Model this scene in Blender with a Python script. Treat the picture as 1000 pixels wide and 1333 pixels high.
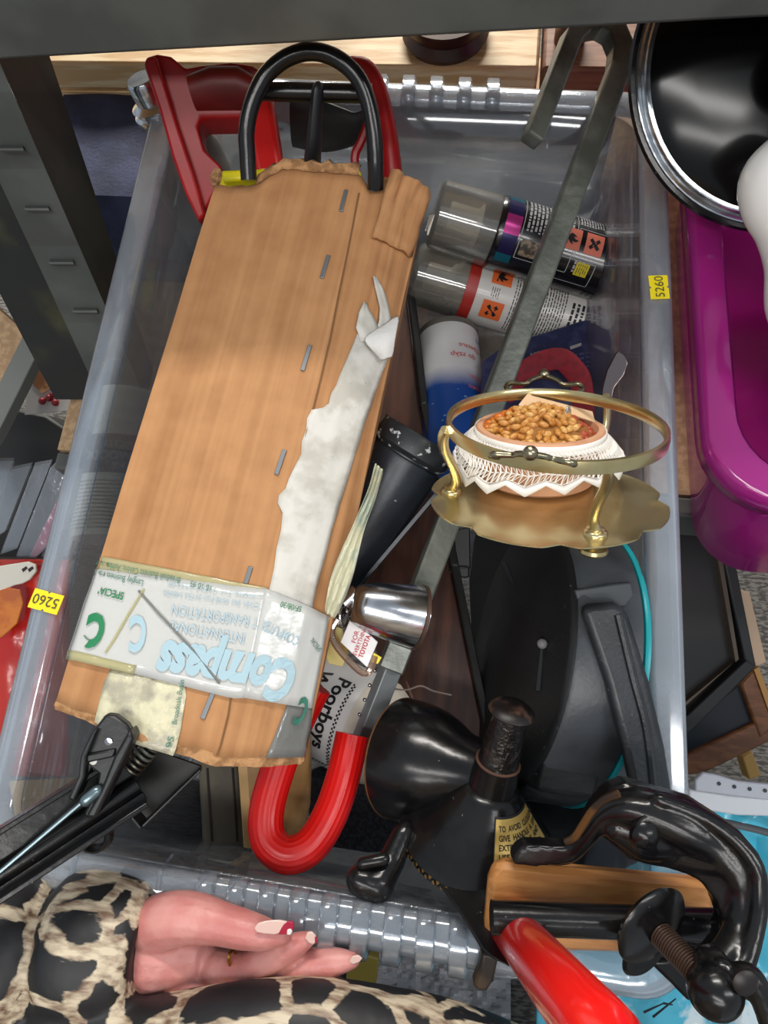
import bpy, bmesh, math, random
from mathutils import Vector as V, Matrix, Euler, noise
for o in list(bpy.data.objects): bpy.data.objects.remove(o)
SC = bpy.context.scene
COL = SC.collection
rnd = random.Random(7)
R = math.radians
# ---------------------------------------------------------------- camera
F = 960.0
cd = bpy.data.cameras.new('camera'); cam = bpy.data.objects.new('camera', cd); COL.objects.link(cam)
CAM = V((.068, .099, .639)); cam.location = CAM; cam.rotation_euler = (R(18.45), R(4.6), R(6.2))
cd.sensor_fit = 'VERTICAL'; cd.sensor_height = 36; cd.lens = 36 * F / 1333; cd.clip_start = .01
SC.camera = cam
M3 = Euler(cam.rotation_euler).to_matrix()
RT, UP, BK = M3.col[0].copy(), M3.col[1].copy(), M3.col[2].copy()
# ---------------------------------------------------------------- world, lamps, exposure
w = bpy.data.worlds.new('world'); SC.world = w; w.use_nodes = True
w.node_tree.nodes['Background'].inputs[0].default_value = (.80, .90, 1.0, 1); w.node_tree.nodes['Background'].inputs[1].default_value = .52
def lamp(name, loc, target, sx, sy, power, col=(1, 1, 1)):
    l = bpy.data.lights.new(name, 'AREA'); l.shape = 'RECTANGLE'; l.size = sx; l.size_y = sy; l.energy = power; l.color = col
    o = bpy.data.objects.new(name, l); COL.objects.link(o); o.location = loc
    o.rotation_euler = (V(target) - V(loc)).to_track_quat('-Z', 'Y').to_euler()
lamp('ceiling_and_fill_light', (-.2, -.62, 2.3), (0, .2, .2), 1.6, .16, 19, (1, .97, .93))
lamp('ceiling_and_fill_light', (.1, -1.3, 2.3), (0, .2, .2), 1.6, .16, 16, (1, .97, .94))
lamp('ceiling_and_fill_light', (1.5, .2, 2.2), (.1, .2, .1), .16, 1.4, 16, (1, .98, .96))
lamp('ceiling_and_fill_light', (-.1, 2.0, 2.05), (0, .5, .2), 1.2, .14, 48, (1, .95, .88))
lamp('ceiling_and_fill_light', (-.35, 2.75, 1.0), (-.1, .8, .1), 1.4, .3, 120, (1, .94, .84))  # added low fill lamp behind the rack to brighten the plank, not a ceiling fitting
SC.view_settings.view_transform = 'Standard'; SC.view_settings.look = 'None'
SC.view_settings.gamma = 1; SC.view_settings.use_curve_mapping = False; SC.view_settings.exposure = -0.12
# ---------------------------------------------------------------- placing helpers
def ray(px, py): return M3 @ V(((px - 500) / F, (666.5 - py) / F, -1))
def C(px, py, d): return CAM + ray(px, py) * d
def P(px, py, z):
    r = ray(px, py); return CAM + r * ((z - CAM.z) / r.z)
def proj(p):
    q = M3.transposed() @ (p - CAM); return (500 + F * q.x / -q.z, 666.5 - F * q.y / -q.z)
def rayplane(px, py, p0, n):
    r = ray(px, py); return CAM + r * ((p0 - CAM).dot(n) / r.dot(n))
def px(n, d): return n * d / F
# ---------------------------------------------------------------- geometry helpers: geo = (verts, faces)
def join(*gs):
    vs, fs = [], []
    for g in gs:
        k = len(vs); vs += g[0]; fs += [tuple(i + k for i in f) for f in g[1]]
    return vs, fs
def frame(o, z, x=None):
    z = z.normalized()
    if x is None: x = V((1, 0, 0)) if abs(z.x) < .9 else V((0, 1, 0))
    x = (x - z * x.dot(z)).normalized(); y = z.cross(x)
    return o, x, y, z
def loft(rings, closed=True, cap=True, wrap=False):
    n = len(rings[0]); vs = [v for r in rings for v in r]; fs = []
    m = len(rings)
    for i in range(m if wrap else m - 1):
        for j in range(n if closed else n - 1):
            a, b = i * n + j, i * n + (j + 1) % n
            k = ((i + 1) % m) * n
            fs.append((a, b, k + (j + 1) % n, k + j))
    if cap and not wrap and closed:
        fs.append(tuple(range(n - 1, -1, -1))); fs.append(tuple((m - 1) * n + j for j in range(n)))
    return vs, fs
def cat(pts, k=6, closed=False):
    # Catmull-Rom through tuples (Vector, radius)
    out = []; n = len(pts)
    for i in range(n if closed else n - 1):
        g = lambda j: pts[j % n] if closed else pts[max(0, min(n - 1, j))]
        p0, p1, p2, p3 = g(i - 1), g(i), g(i + 1), g(i + 2)
        for s in range(k):
            t = s / k
            f = lambda a, b, c, d: .5 * (2 * b + (c - a) * t + (2 * a - 5 * b + 4 * c - d) * t * t + (3 * b - a - 3 * c + d) * t ** 3)
            out.append((f(p0[0], p1[0], p2[0], p3[0]), f(p0[1], p1[1], p2[1], p3[1])))
    if not closed: out.append(pts[-1])
    return out
def tube(pts, n=12, closed=False, flat=1.0, up=None, square=False, cap=True, dome=False):
    # pts: (Vector, radius); flat squashes the second section axis
    P_ = [p for p, _ in pts]; Rr = [r for _, r in pts]; m = len(P_)
    T = []
    for i in range(m):
        a = P_[(i - 1) % m] if closed or i else P_[0]; b = P_[(i + 1) % m] if closed or i < m - 1 else P_[-1]
        T.append((b - a).normalized())
    x = up if up is not None else (V((0, 0, 1)) if abs(T[0].z) < .9 else V((1, 0, 0)))
    rings = []
    for i in range(m):
        x = (x - T[i] * x.dot(T[i]))
        if x.length < 1e-6: x = T[i].orthogonal()
        x.normalize(); y = T[i].cross(x)
        if square: offs = [(1, 1), (-1, 1), (-1, -1), (1, -1)]
        else: offs = [(math.cos(2 * math.pi * j / n), math.sin(2 * math.pi * j / n)) for j in range(n)]
        rings.append([P_[i] + x * (c * Rr[i]) + y * (s * Rr[i] * flat) for c, s in offs])
    if dome and not closed:
        for end in (0, -1):
            r = rings[end]; c = P_[end]; t = T[end] * (-1 if end == 0 else 1); rad = Rr[end]
            ex = [[c + (v - c) * math.cos(a) + t * (rad * math.sin(a)) for v in r] for a in (R(35), R(65), R(82))]
            rings = ex[::-1] + rings if end == 0 else rings + ex
    return loft(rings, True, cap, closed)
def sq(p0, p1, w, h, up):
    # square bar from p0 to p1
    t = (p1 - p0).normalized(); x = (up - t * up.dot(t)).normalized(); y = t.cross(x)
    r = lambda p: [p + x * h / 2 + y * w / 2, p - x * h / 2 + y * w / 2, p - x * h / 2 - y * w / 2, p + x * h / 2 - y * w / 2]
    return loft([r(p0), r(p1)])
def lathe(prof, fr, seg=32, arc=None):
    # prof: (radius, height)
    o, x, y, z = fr; rings = []
    for r, h in prof:
        r = max(r, 1e-5)
        rings.append([o + z * h + (x * math.cos(2 * math.pi * j / seg) + y * math.sin(2 * math.pi * j / seg)) * r for j in range(seg)])
    return loft(rings, True, True)
def box(o, x, y, z):
    # o = centre, x y z = half-axis vectors
    vs = [o + x * i + y * j + z * k for i in (-1, 1) for j in (-1, 1) for k in (-1, 1)]
    return vs, [(0, 1, 3, 2), (4, 6, 7, 5), (0, 4, 5, 1), (2, 3, 7, 6), (0, 2, 6, 4), (1, 5, 7, 3)]
def abox(x0, x1, y0, y1, z0, z1):
    return box(V(((x0 + x1) / 2, (y0 + y1) / 2, (z0 + z1) / 2)), V(((x1 - x0) / 2, 0, 0)), V((0, (y1 - y0) / 2, 0)), V((0, 0, (z1 - z0) / 2)))
def prism(pts, off):
    # planar outline swept by the vector off
    n = len(pts); vs = list(pts) + [p + off for p in pts]
    fs = [tuple(range(n)), tuple(range(2 * n - 1, n - 1, -1))] + [(i, n + i, n + (i + 1) % n, (i + 1) % n) for i in range(n)]
    return vs, fs
def plate(pp, d, th, d2=None):
    # outline given where the thing shows, standing at depth d (d2 = function of pixel) with real thickness
    return prism([C(x, y, d2(x, y) if d2 else d) for x, y in pp], -BK * th)
def ball(c, r, seg=16, rings=10, sc=(1, 1, 1), fr=None):
    o, x, y, z = fr if fr else frame(c, V((0, 0, 1)))
    prof = [(r * math.sin(math.pi * i / rings), -r * math.cos(math.pi * i / rings)) for i in range(rings + 1)]
    return lathe([(a, b) for a, b in prof], (c, x * sc[0], y * sc[1], z * sc[2]), seg)
def grid(f, nu, nv):
    vs = [f(i / nu, j / nv) for j in range(nv + 1) for i in range(nu + 1)]
    fs = [(j * (nu + 1) + i, j * (nu + 1) + i + 1, (j + 1) * (nu + 1) + i + 1, (j + 1) * (nu + 1) + i) for j in range(nv) for i in range(nu)]
    return vs, fs
def sheet(f, nu, nv, th):
    # grid with real thickness downwards along -BK-ish local normal
    g = grid(f, nu, nv)
    return g
# ---------------------------------------------------------------- objects
LOC = {}
def thing(name, label, cat, loc, group=None):
    o = bpy.data.objects.new(name, None); COL.objects.link(o); o.location = loc; o.empty_display_size = .02
    o['label'] = label; o['category'] = cat
    if group: o['group'] = group
    LOC[o.name] = V(loc); return o
def mk(name, geo, mat, parent=None, smooth=40, bevel=0, solid=0, uv=None, remesh=0, sm=6, label=None, stuff=False, bseg=2, sub=0, loc=None, soff=-1):
    if parent is not None: org = LOC[parent.name]
    elif loc is not None: org = V(loc)
    else:
        n = len(geo[0]); c = sum(geo[0], V()) / n; org = V((c.x, c.y, min(v.z for v in geo[0])))
    me = bpy.data.meshes.new(name); me.from_pydata([v - org for v in geo[0]], [], geo[1]); me.update()
    bm = bmesh.new(); bm.from_mesh(me); bmesh.ops.recalc_face_normals(bm, faces=bm.faces); bm.to_mesh(me); bm.free()
    if uv:
        l = me.uv_layers.new(name='UVMap')
        for lp in me.loops: l.data[lp.index].uv = uv[lp.vertex_index]
    o = bpy.data.objects.new(name, me); COL.objects.link(o)
    if parent is not None: o.parent = parent
    else: o.location = org
    LOC[o.name] = org
    me.materials.append(mat)
    if smooth is not None:
        me.polygons.foreach_set('use_smooth', [True] * len(me.polygons))
        if not remesh: me.set_sharp_from_angle(angle=R(smooth))
    if solid: m = o.modifiers.new('solid', 'SOLIDIFY'); m.thickness = solid; m.offset = soff
    if remesh:
        m = o.modifiers.new('remesh', 'REMESH'); m.mode = 'VOXEL'; m.voxel_size = remesh; m.use_smooth_shade = True
        m = o.modifiers.new('smooth', 'SMOOTH'); m.factor = .5; m.iterations = sm
    if sub: m = o.modifiers.new('sub', 'SUBSURF'); m.levels = m.render_levels = sub
    if bevel: m = o.modifiers.new('bevel', 'BEVEL'); m.width = bevel; m.segments = bseg; m.limit_method = 'ANGLE'; m.angle_limit = R(35)
    if label: o['label'] = label
    if stuff: o['kind'] = 'stuff'
    return o
def tag(o, label, cat, group=None):
    o['label'] = label; o['category'] = cat
    if group: o['group'] = group
    return o
def struct(o): o['kind'] = 'structure'; return o
# ---------------------------------------------------------------- lettering as thin mesh
TC = {}
def text2d(s, size, align='LEFT', shear=0, fat=0):
    k = (s, size, align, shear, fat)
    if k in TC: return TC[k]
    cu = bpy.data.curves.new('lettering', 'FONT'); cu.body = s; cu.size = size; cu.align_x = align; cu.shear = shear; cu.offset = fat; cu.resolution_u = 3
    ob = bpy.data.objects.new('lettering', cu); COL.objects.link(ob)
    me = bpy.data.meshes.new_from_object(ob)
    bm = bmesh.new(); bm.from_mesh(me); bmesh.ops.triangulate(bm, faces=bm.faces[:])
    L = [e for e in bm.edges if e.calc_length() > size * .5]
    if L: bmesh.ops.subdivide_edges(bm, edges=L, cuts=2); bmesh.ops.triangulate(bm, faces=bm.faces[:])
    bm.verts.index_update()
    g = [(v.co.x, v.co.y) for v in bm.verts], [tuple(v.index for v in f.verts) for f in bm.faces]
    bm.free(); bpy.data.meshes.remove(me); bpy.data.objects.remove(ob); bpy.data.curves.remove(cu)
    TC[k] = g; return g
def text(s, size, f, mat, parent, align='LEFT', shear=0, fat=0, name='lettering'):
    vs, fs = text2d(s, size, align, shear, fat)
    return mk(name, ([f(x, y) for x, y in vs], fs), mat, parent, smooth=None)
def planemap(o, x, y):
    x = x.normalized(); y = y.normalized()
    return lambda u, v: o + x * u + y * v
# ---------------------------------------------------------------- materials
def lin(c): return tuple(((v / 12.92) if v <= .04045 else ((v + .055) / 1.055) ** 2.4) for v in c)
def rgb(h): h = h.lstrip('#'); return lin(tuple(int(h[i:i + 2], 16) / 255 for i in (0, 2, 4))) + (1,)
def N(nt, t, **kw):
    n = nt.nodes.new(t)
    for k, v in kw.items():
        if hasattr(n, k): setattr(n, k, v)
        else: n.inputs[k.replace('_', ' ')].default_value = v
    return n
def M(name, col, rough=.5, metal=0, col2=None, scale=40, stretch=(1, 1, 1), bump=0, bscale=None, lo=.4, hi=.6, coat=0, spec=.5, detail=5, trans=0, sss=0, uvc=False, speck=None, rvar=0):
    m = bpy.data.materials.new(name); m.use_nodes = True; nt = m.node_tree; b = nt.nodes['Principled BSDF']
    c1 = rgb(col); b.inputs['Base Color'].default_value = c1; b.inputs['Roughness'].default_value = rough; b.inputs['Metallic'].default_value = metal
    b.inputs['Specular IOR Level'].default_value = spec; b.inputs['Coat Weight'].default_value = coat; b.inputs['Coat Roughness'].default_value = .08
    b.inputs['Transmission Weight'].default_value = trans
    if sss: b.inputs['Subsurface Weight'].default_value = sss; b.inputs['Subsurface Radius'].default_value = (.012, .005, .003); b.inputs['Subsurface Scale'].default_value = .35
    L = nt.links.new
    tc = N(nt, 'ShaderNodeTexCoord'); mp = N(nt, 'ShaderNodeMapping'); mp.inputs['Scale'].default_value = stretch
    L(tc.outputs['UV' if uvc else 'Object'], mp.inputs[0])
    last = None
    if col2:
        nz = N(nt, 'ShaderNodeTexNoise', Scale=scale, Detail=detail); L(mp.outputs[0], nz.inputs['Vector'])
        rp = N(nt, 'ShaderNodeMapRange', interpolation_type='SMOOTHSTEP'); rp.inputs[1].default_value = lo; rp.inputs[2].default_value = hi
        L(nz.outputs[0], rp.inputs[0])
        mx = N(nt, 'ShaderNodeMix', data_type='RGBA'); mx.inputs[6].default_value = c1; mx.inputs[7].default_value = rgb(col2)
        L(rp.outputs[0], mx.inputs[0]); last = mx.outputs[2]
        if rvar:
            mr = N(nt, 'ShaderNodeMapRange'); mr.inputs[3].default_value = rough; mr.inputs[4].default_value = rough + rvar
            L(rp.outputs[0], mr.inputs[0]); L(mr.outputs[0], b.inputs['Roughness'])
    if speck:
        nz = N(nt, 'ShaderNodeTexNoise', Scale=speck[1], Detail=3); L(tc.outputs['Object'], nz.inputs['Vector'])
        rp = N(nt, 'ShaderNodeMapRange'); rp.inputs[1].default_value = speck[2]; rp.inputs[2].default_value = speck[2] + .04
        L(nz.outputs[0], rp.inputs[0])
        mx = N(nt, 'ShaderNodeMix', data_type='RGBA'); mx.inputs[6].default_value = c1; mx.inputs[7].default_value = rgb(speck[0])
        if last: L(last, mx.inputs[6])
        L(rp.outputs[0], mx.inputs[0]); last = mx.outputs[2]
    if last: L(last, b.inputs['Base Color'])
    if bump:
        nz = N(nt, 'ShaderNodeTexNoise', Scale=bscale or scale * 2, Detail=4); L(mp.outputs[0], nz.inputs['Vector'])
        bp = N(nt, 'ShaderNodeBump', Strength=min(1, bump), Distance=.002); L(nz.outputs[0], bp.inputs['Height']); L(bp.outputs[0], b.inputs['Normal'])
    return m
def clear(name, tint, body, k_body=.1, rough=.06, bump=.0, edge=.5, bscale=30, scuff=None):
    # thin clear plastic: see-through, with a little milky body and a Fresnel gloss
    m = bpy.data.materials.new(name); m.use_nodes = True; nt = m.node_tree; L = nt.links.new
    nt.nodes.remove(nt.nodes['Principled BSDF']); out = nt.nodes['Material Output']
    t = N(nt, 'ShaderNodeBsdfTransparent'); t.inputs[0].default_value = rgb(tint)
    d = N(nt, 'ShaderNodeBsdfDiffuse'); d.inputs[0].default_value = rgb(body)
    tl = N(nt, 'ShaderNodeBsdfTranslucent'); tl.inputs[0].default_value = rgb(body)
    dd = N(nt, 'ShaderNodeMixShader'); dd.inputs[0].default_value = .4; L(d.outputs[0], dd.inputs[1]); L(tl.outputs[0], dd.inputs[2])
    a = N(nt, 'ShaderNodeMixShader'); a.inputs[0].default_value = k_body; L(t.outputs[0], a.inputs[1]); L(dd.outputs[0], a.inputs[2])
    g = N(nt, 'ShaderNodeBsdfGlossy'); g.inputs['Roughness'].default_value = rough; g.inputs[0].default_value = (.95, .97, 1, 1)
    fr = N(nt, 'ShaderNodeLayerWeight', Blend=edge)
    pw = N(nt, 'ShaderNodeMapRange'); pw.inputs[3].default_value = .04; pw.inputs[4].default_value = .75; L(fr.outputs['Fresnel'], pw.inputs[0])
    b = N(nt, 'ShaderNodeMixShader'); L(pw.outputs[0], b.inputs[0]); L(a.outputs[0], b.inputs[1]); L(g.outputs[0], b.inputs[2])
    if bump:
        nz = N(nt, 'ShaderNodeTexNoise', Scale=bscale, Detail=3); tc = N(nt, 'ShaderNodeTexCoord'); L(tc.outputs['Object'], nz.inputs['Vector'])
        bp = N(nt, 'ShaderNodeBump', Strength=bump, Distance=.002); L(nz.outputs[0], bp.inputs['Height'])
        for q in (g, fr): L(bp.outputs[0], q.inputs['Normal'])
    if scuff:
        nz = N(nt, 'ShaderNodeTexNoise', Scale=scuff[0], Detail=6); tc = N(nt, 'ShaderNodeTexCoord'); L(tc.outputs['Object'], nz.inputs['Vector'])
        rp = N(nt, 'ShaderNodeMapRange'); rp.inputs[1].default_value = .45; rp.inputs[2].default_value = .7; rp.inputs[3].default_value = k_body; rp.inputs[4].default_value = scuff[1]
        L(nz.outputs[0], rp.inputs[0]); L(rp.outputs[0], a.inputs[0])
    L(b.outputs[0], out.inputs[0]); return m
GREY_STEEL = M('grey_painted_steel', '#4a4d4a', .42, 0, '#565955', 18, bump=.05)
BLACK_GLOSS = M('black_enamel', '#0e0e10', .22, 0, '#171616', 60, bump=.07, bscale=160, coat=0, spec=.4, speck=('#6e665c', 420, .735))
BLACK_MATT = M('black_plastic', '#101112', .42, 0, '#17181a', 50, bump=.08, bscale=300)
BLACK_PLASTIC = M('black_moulded_plastic', '#202327', .34, 0, '#2b2f33', 30, bump=.1, bscale=400, speck=('#50535a', 300, .70))
RED_PLASTIC = M('red_plastic', '#a81114', .38, 0, '#96090f', 15, bump=.04)
RED_RUBBER = M('red_rubber', '#cf1512', .33, 0, '#bb0f0f', 20)
CHROME = M('chrome', '#cfd2d6', .2, 1, '#a9adb3', 30, stretch=(1, 1, 6), bump=.06, bscale=60)
STEEL = M('bare_steel', '#8d918c', .4, .6, '#6e716b', 40, bump=.2, bscale=160)
STEEL_DARK = M('oiled_steel', '#6b6e66', .4, .35, '#53564f', 30, bump=.25, bscale=150)
BRASS = M('pale_brass', '#d3c497', .26, .92, '#bcaa78', 22, bump=.02, bscale=50)
RIVET_LIT = M('lit_rivet_white', '#dcdad4', .35)
YELLOW = M('yellow_plastic', '#d6c712', .35)
# ================================================================ setting
CARPET = M('grey_carpet', '#6d6a66', .95, 0, '#3e3c3b', 90, stretch=(1, 3, 1), bump=.9, bscale=260)
struct(mk('floor', grid(lambda u, v: V((-2.2 + 4.4 * u, -1.6 + 4.2 * v, -.46)), 4, 4), CARPET, smooth=None))
struct(mk('wall_back', abox(-2.4, 2.4, 2.95, 3.0, -.46, 2.6), M('pale_wall', '#b9b4ac', .8), smooth=None))
CHIP = M('chipboard', '#b99a76', .75, 0, '#a08262', 120, bump=.15, bscale=500)
PINE = M('pine', '#ecd6ae', .55, 0, '#d3ae7c', 14, stretch=(1, 9, 9), bump=.08, bscale=90)
REDWOOD = M('reddish_wood', '#96694f', .55, 0, '#7a513b', 14, stretch=(1, 9, 9))
# the rack: painted steel posts and beams with chipboard shelves
rack = thing('shelving_rack', 'grey steel shelving rack with slotted post around and above the clear box', 'shelf', (-.25, .5, -.46))
zb = .335
b0, b1 = P(-40, 82.2, zb), P(1040, 22.8, zb); bd = (b1 - b0).normalized(); b0 -= bd * .35; b1 += bd * .35
bn = V((-bd.y, bd.x, 0)); mid = (b0 + b1) / 2 + bn * .02 + V((0, 0, .035)); hl = (b1 - b0) / 2
mk('beam', box(mid, hl, bn * .02, V((0, 0, .035))), GREY_STEEL, rack, bevel=.003)
mk('shelf_board', box(mid + bn * .20 + V((0, 0, .045)), hl, bn * .22, V((0, 0, .008))), CHIP, rack)
mk('beam', box(mid + bn * .40, hl, bn * .015, V((0, 0, .035))), GREY_STEEL, rack, bevel=.003)
mk('shelf_board', abox(-.335, .75, .345, .86, -.016, -.002), CHIP, rack)
mk('beam', abox(-.335, .75, .325, .343, -.06, -.002), GREY_STEEL, rack, bevel=.003)
# slotted front post (an L of painted steel)
t0, t1 = .415, .70
def ln(xa, xb, y): return xa + (xb - xa) * (y - 20) / 500.
pe = lambda y, dd, a, b: C(ln(a, b, y), y, t0 + (t1 - t0) * max(0, (y - 20) / 500.) ** 1.25 + dd)
fl = loft([[pe(y, 0, -102, 132), pe(y, 0, -28, 190), pe(y, .004, -26, 190), pe(y, .004, -100, 131)] for y in (-60, 20, 120, 220, 320, 420, 520)])
mk('front_flange', fl, GREY_STEEL, rack, smooth=None)
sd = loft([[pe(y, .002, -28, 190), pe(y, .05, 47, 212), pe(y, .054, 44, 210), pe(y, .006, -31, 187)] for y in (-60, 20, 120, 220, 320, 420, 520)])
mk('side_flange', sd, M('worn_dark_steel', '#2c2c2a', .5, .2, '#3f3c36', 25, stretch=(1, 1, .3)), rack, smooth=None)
rp = loft([[pe(y, .03, -190, 72), pe(y, .014, -100, 135), pe(y, .03, -96, 137), pe(y, .05, -180, 80)] for y in (-60, 20, 120, 220, 320, 420, 520)])
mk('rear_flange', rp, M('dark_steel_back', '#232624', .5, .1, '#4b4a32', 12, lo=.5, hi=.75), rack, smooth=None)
SLOT = M('slot_shadow', '#191a1a', .6)
for (sx, sy) in ((13, 189), (46, 267), (78, 337), (109, 400), (140, 462)):
    dd = t0 + (t1 - t0) * ((sy - 20) / 500.) ** 1.25
    q = [C(sx + a, sy + b, dd - .0006) for a, b in ((-15, -7), (15, -7), (18, 7), (-12, 7))]
    s = mk('slot', prism(q, -BK * .003), SLOT, rack, smooth=None)
    q = [C(sx + a, sy + b, dd - .0022) for a, b in ((-15, 4), (17, 4), (18, 7), (-13, 7))]
    mk('pressed_lip', prism(q, -BK * .003), GREY_STEEL, s, smooth=None)
mk('rear_post', abox(-.165, -.125, .83, .86, -.46, .6), M('dark_post', '#34373a', .5), rack, bevel=.003)
# planks behind
for nm, x0, x1, m, lb in (('pine_plank', -.75, .103, PINE, 'pale pine plank lying behind the clear box'), ('hardwood_plank', .106, .55, REDWOOD, 'reddish plank end behind the top steel hook')):
    g = join(abox(x0, x1, .705, .90, .088, .118), abox(x0, x1, .700, .716, .070, .0875))
    tag(mk(nm, g, m, bevel=.003), lb, 'plank')
tag(mk('turned_bowl', lathe([(.0, 0), (.038, 0), (.041, .006), (.036, .014), (.040, .02), (.040, .028), (.0, .03)], frame(P(580, 46, .118) , V((0, 0, 1))), 40), M('dark_turned_wood', '#4a2519', .35, 0, '#371a11', 20)), 'round dark brown turned wood base on the pine plank', 'ornament')
tag(mk('turned_peg', lathe([(.0, 0), (.014, 0), (.014, .01), (.011, .014), (.012, .05), (.0, .055)], frame(P(741, 52, .118), V((0, 0, 1))), 20), M('brown_turned_wood', '#5d3524', .4)), 'small brown turned peg on the reddish plank', 'ornament')
def navyz(x, y):
    s = .675 if x > -.19 else (.60 if x > -.23 else .55)
    t = max(0, min(1, (y - s) / .02)); return .0015 + .088 * t * t * (3 - 2 * t) + .003 * noise.noise(V((x * 20, y * 20, 0))) * t
NAVY = M('navy_cloth', '#3a4262', .85, 0, '#2c334e', 30, bump=.3, bscale=300)
tag(mk('folded_cloth', grid(lambda u, v: V((-.37 + .55 * u, .54 + .155 * v if u < .28 else .6 + .097 * v, navyz(-.37 + .55 * u, .54 + .155 * v if u < .28 else .6 + .097 * v))), 50, 40), NAVY, solid=.0012, soff=1), 'navy blue cloth folded behind the clear storage box', 'cloth')
# ================================================================ clear storage box
BXC = [V((-.206, .602, 0)), V((.193, .589, 0)), V((.203, -.008, 0)), V((-.198, .005, 0))]   # BL BR FR FL
HB = .2
def bxy(u, v): return BXC[3] * (1 - u) * (1 - v) + BXC[2] * u * (1 - v) + BXC[0] * (1 - u) * v + BXC[1] * u * v
def ring(ins, insf, insb, z, rad, bulge=0):
    # rounded rectangle inset from the rim outline (metres), u in .4, v in .6
    x0, x1, y0, y1 = ins, .4 - ins, insf, .597 - insb; pts = []
    for cx, cy, a0 in ((x1 - rad, y1 - rad, 0), (x0 + rad, y1 - rad, 90), (x0 + rad, y0 + rad, 180), (x1 - rad, y0 + rad, 270)):
        for k in range(9):
            a = R(a0 + k * 11.25); pts.append((cx + rad * math.cos(a), cy + rad * math.sin(a)))
    out = []
    for i, p in enumerate(pts):
        q = pts[(i + 1) % len(pts)]; n = 8 if math.dist(p, q) > .05 else 1
        for k in range(n): out.append((p[0] + (q[0] - p[0]) * k / n, p[1] + (q[1] - p[1]) * k / n))
    r = []
    for x, y in out:
        b = bxy(x / .4, y / .597); r.append(V((b.x, b.y, z)))
    return r
prof = [(.0, .0, 0, .176, .030), (.0, 0, 0, .194, .030), (.0015, .0015, .0015, .1985, .030), (.004, .004, .004, .2, .028), (.017, .019, .015, .2, .026), (.0195, .0215, .0175, .1985, .025), (.0215, .0235, .0195, .194, .024),
        (.028, .0232, .027, .13, .024), (.037, .0225, .036, .05, .026), (.041, .0245, .041, .016, .028), (.046, .029, .047, .007, .03), (.056, .038, .057, .0045, .03)]
BOXP = clear('clear_box_plastic', '#f4f6f8', '#d3d9e0', .09, .08, bump=.03, bscale=9, edge=.36, scuff=(14, .17))
sb = thing('storage_box', 'large clear plastic storage box full of tools, with yellow price stickers', 'box', (0, .3, 0))
RIMP = clear('rim_plastic', '#f2f5f8', '#d9e1ea', .27, .10, bump=.03, bscale=9, edge=.42, scuff=(22, .36))
mk('rim', loft([ring(a, f_, b_, z, r) for a, f_, b_, z, r in prof[:7]], True, False), RIMP, sb, smooth=50, solid=.0014)
mk('shell', loft([ring(a, f_, b_, z, r) for a, f_, b_, z, r in prof[6:]], True, False), BOXP, sb, smooth=50, solid=.0014)
bf = ring(.056, .038, .057, .0045, .03)
mk('base', prism(bf, V((0, 0, -.0015))), BOXP, sb, smooth=None)
RIBP = clear('frosted_rib_plastic', '#eef1f4', '#d5d9de', .20, .12, edge=.4)
def rib(u, vside, w=.011):
    # grip rib that runs over the lip and down the skirt
    s = 1 if vside == 0 else -1
    prf = [(-.004, .178), (-.0045, .199), (-.001, .2042), (.014, .2045), (.0215 if vside == 0 else .018, .2025), (.025 if vside == 0 else .021, .192)]
    rings = []
    for y, z in prf:
        row = []
        for k, dz in ((-1, -.003), (-.8, 0), (.8, 0), (1, -.003)):
            b = bxy(u + k * w / 2 / .4, (y if vside == 0 else .597 - y) / .597); up = V((0, 0, dz)) if y > -.003 else V((0, -dz * -s * -1, 0)); row.append(V((b.x, b.y, z)) + up)
        rings.append(row)
    return mk('rib', loft(rings, False, False), RIBP, sb, smooth=60, solid=.0012)
for k in range(9): rib(.352 + k * .0432, 0, .0105)
for k in range(5): rib(.458 + k * .0545, 1, .011)
for u, vs in ((.16, 0), (.285, 0), (.79, 1)):
    y0 = .012 if vs == 0 else .585
    a, b = bxy(u, y0 / .597), bxy(u, (.028 if vs == 0 else .572) / .597)
    a.z = .2005; b.z = .165 if vs else .185; c_ = bxy(u, (.022 if vs == 0 else .578) / .597); c_.z = .2005
    mk('stiffener', tube([(a, .0012), (c_, .0012), (b, .0008)], 6), RIBP, sb)
STICK = M('yellow_sticker', '#f2dc1e', .5); INK = M('black_ink', '#1b1a18', .6); PENINK = M('grey_ink', '#4a4636', .6)
def price(cx, cy, ang, w, h, tsize):
    o = P(cx, cy, .2012); xd = V((math.cos(R(ang)), math.sin(R(ang)), 0)); yd = V((-xd.y, xd.x, 0)); f = planemap(o, xd, yd)
    w /= 2; h /= 2; nt = .0014
    out = [(-w, -h), (-.0012, -h), (0, -h + nt), (.0012, -h), (w, -h), (w, h), (.0012, h), (0, h - nt), (-.0012, h), (-w, h)]
    s = mk('price_sticker', prism([f(a, b) for a, b in out], V((0, 0, .0003))), STICK, sb, smooth=None, label='yellow price sticker reading 5260')
    g = planemap(o + V((0, 0, .0008)), xd, yd)
    text('5260', tsize, lambda u, v: g(u, v - tsize * .35), PENINK, s, 'CENTER')
price(858, 374, 95, .0185, .0125, .0085)
price(60, 783, 171, .0205, .0125, .009)
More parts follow.
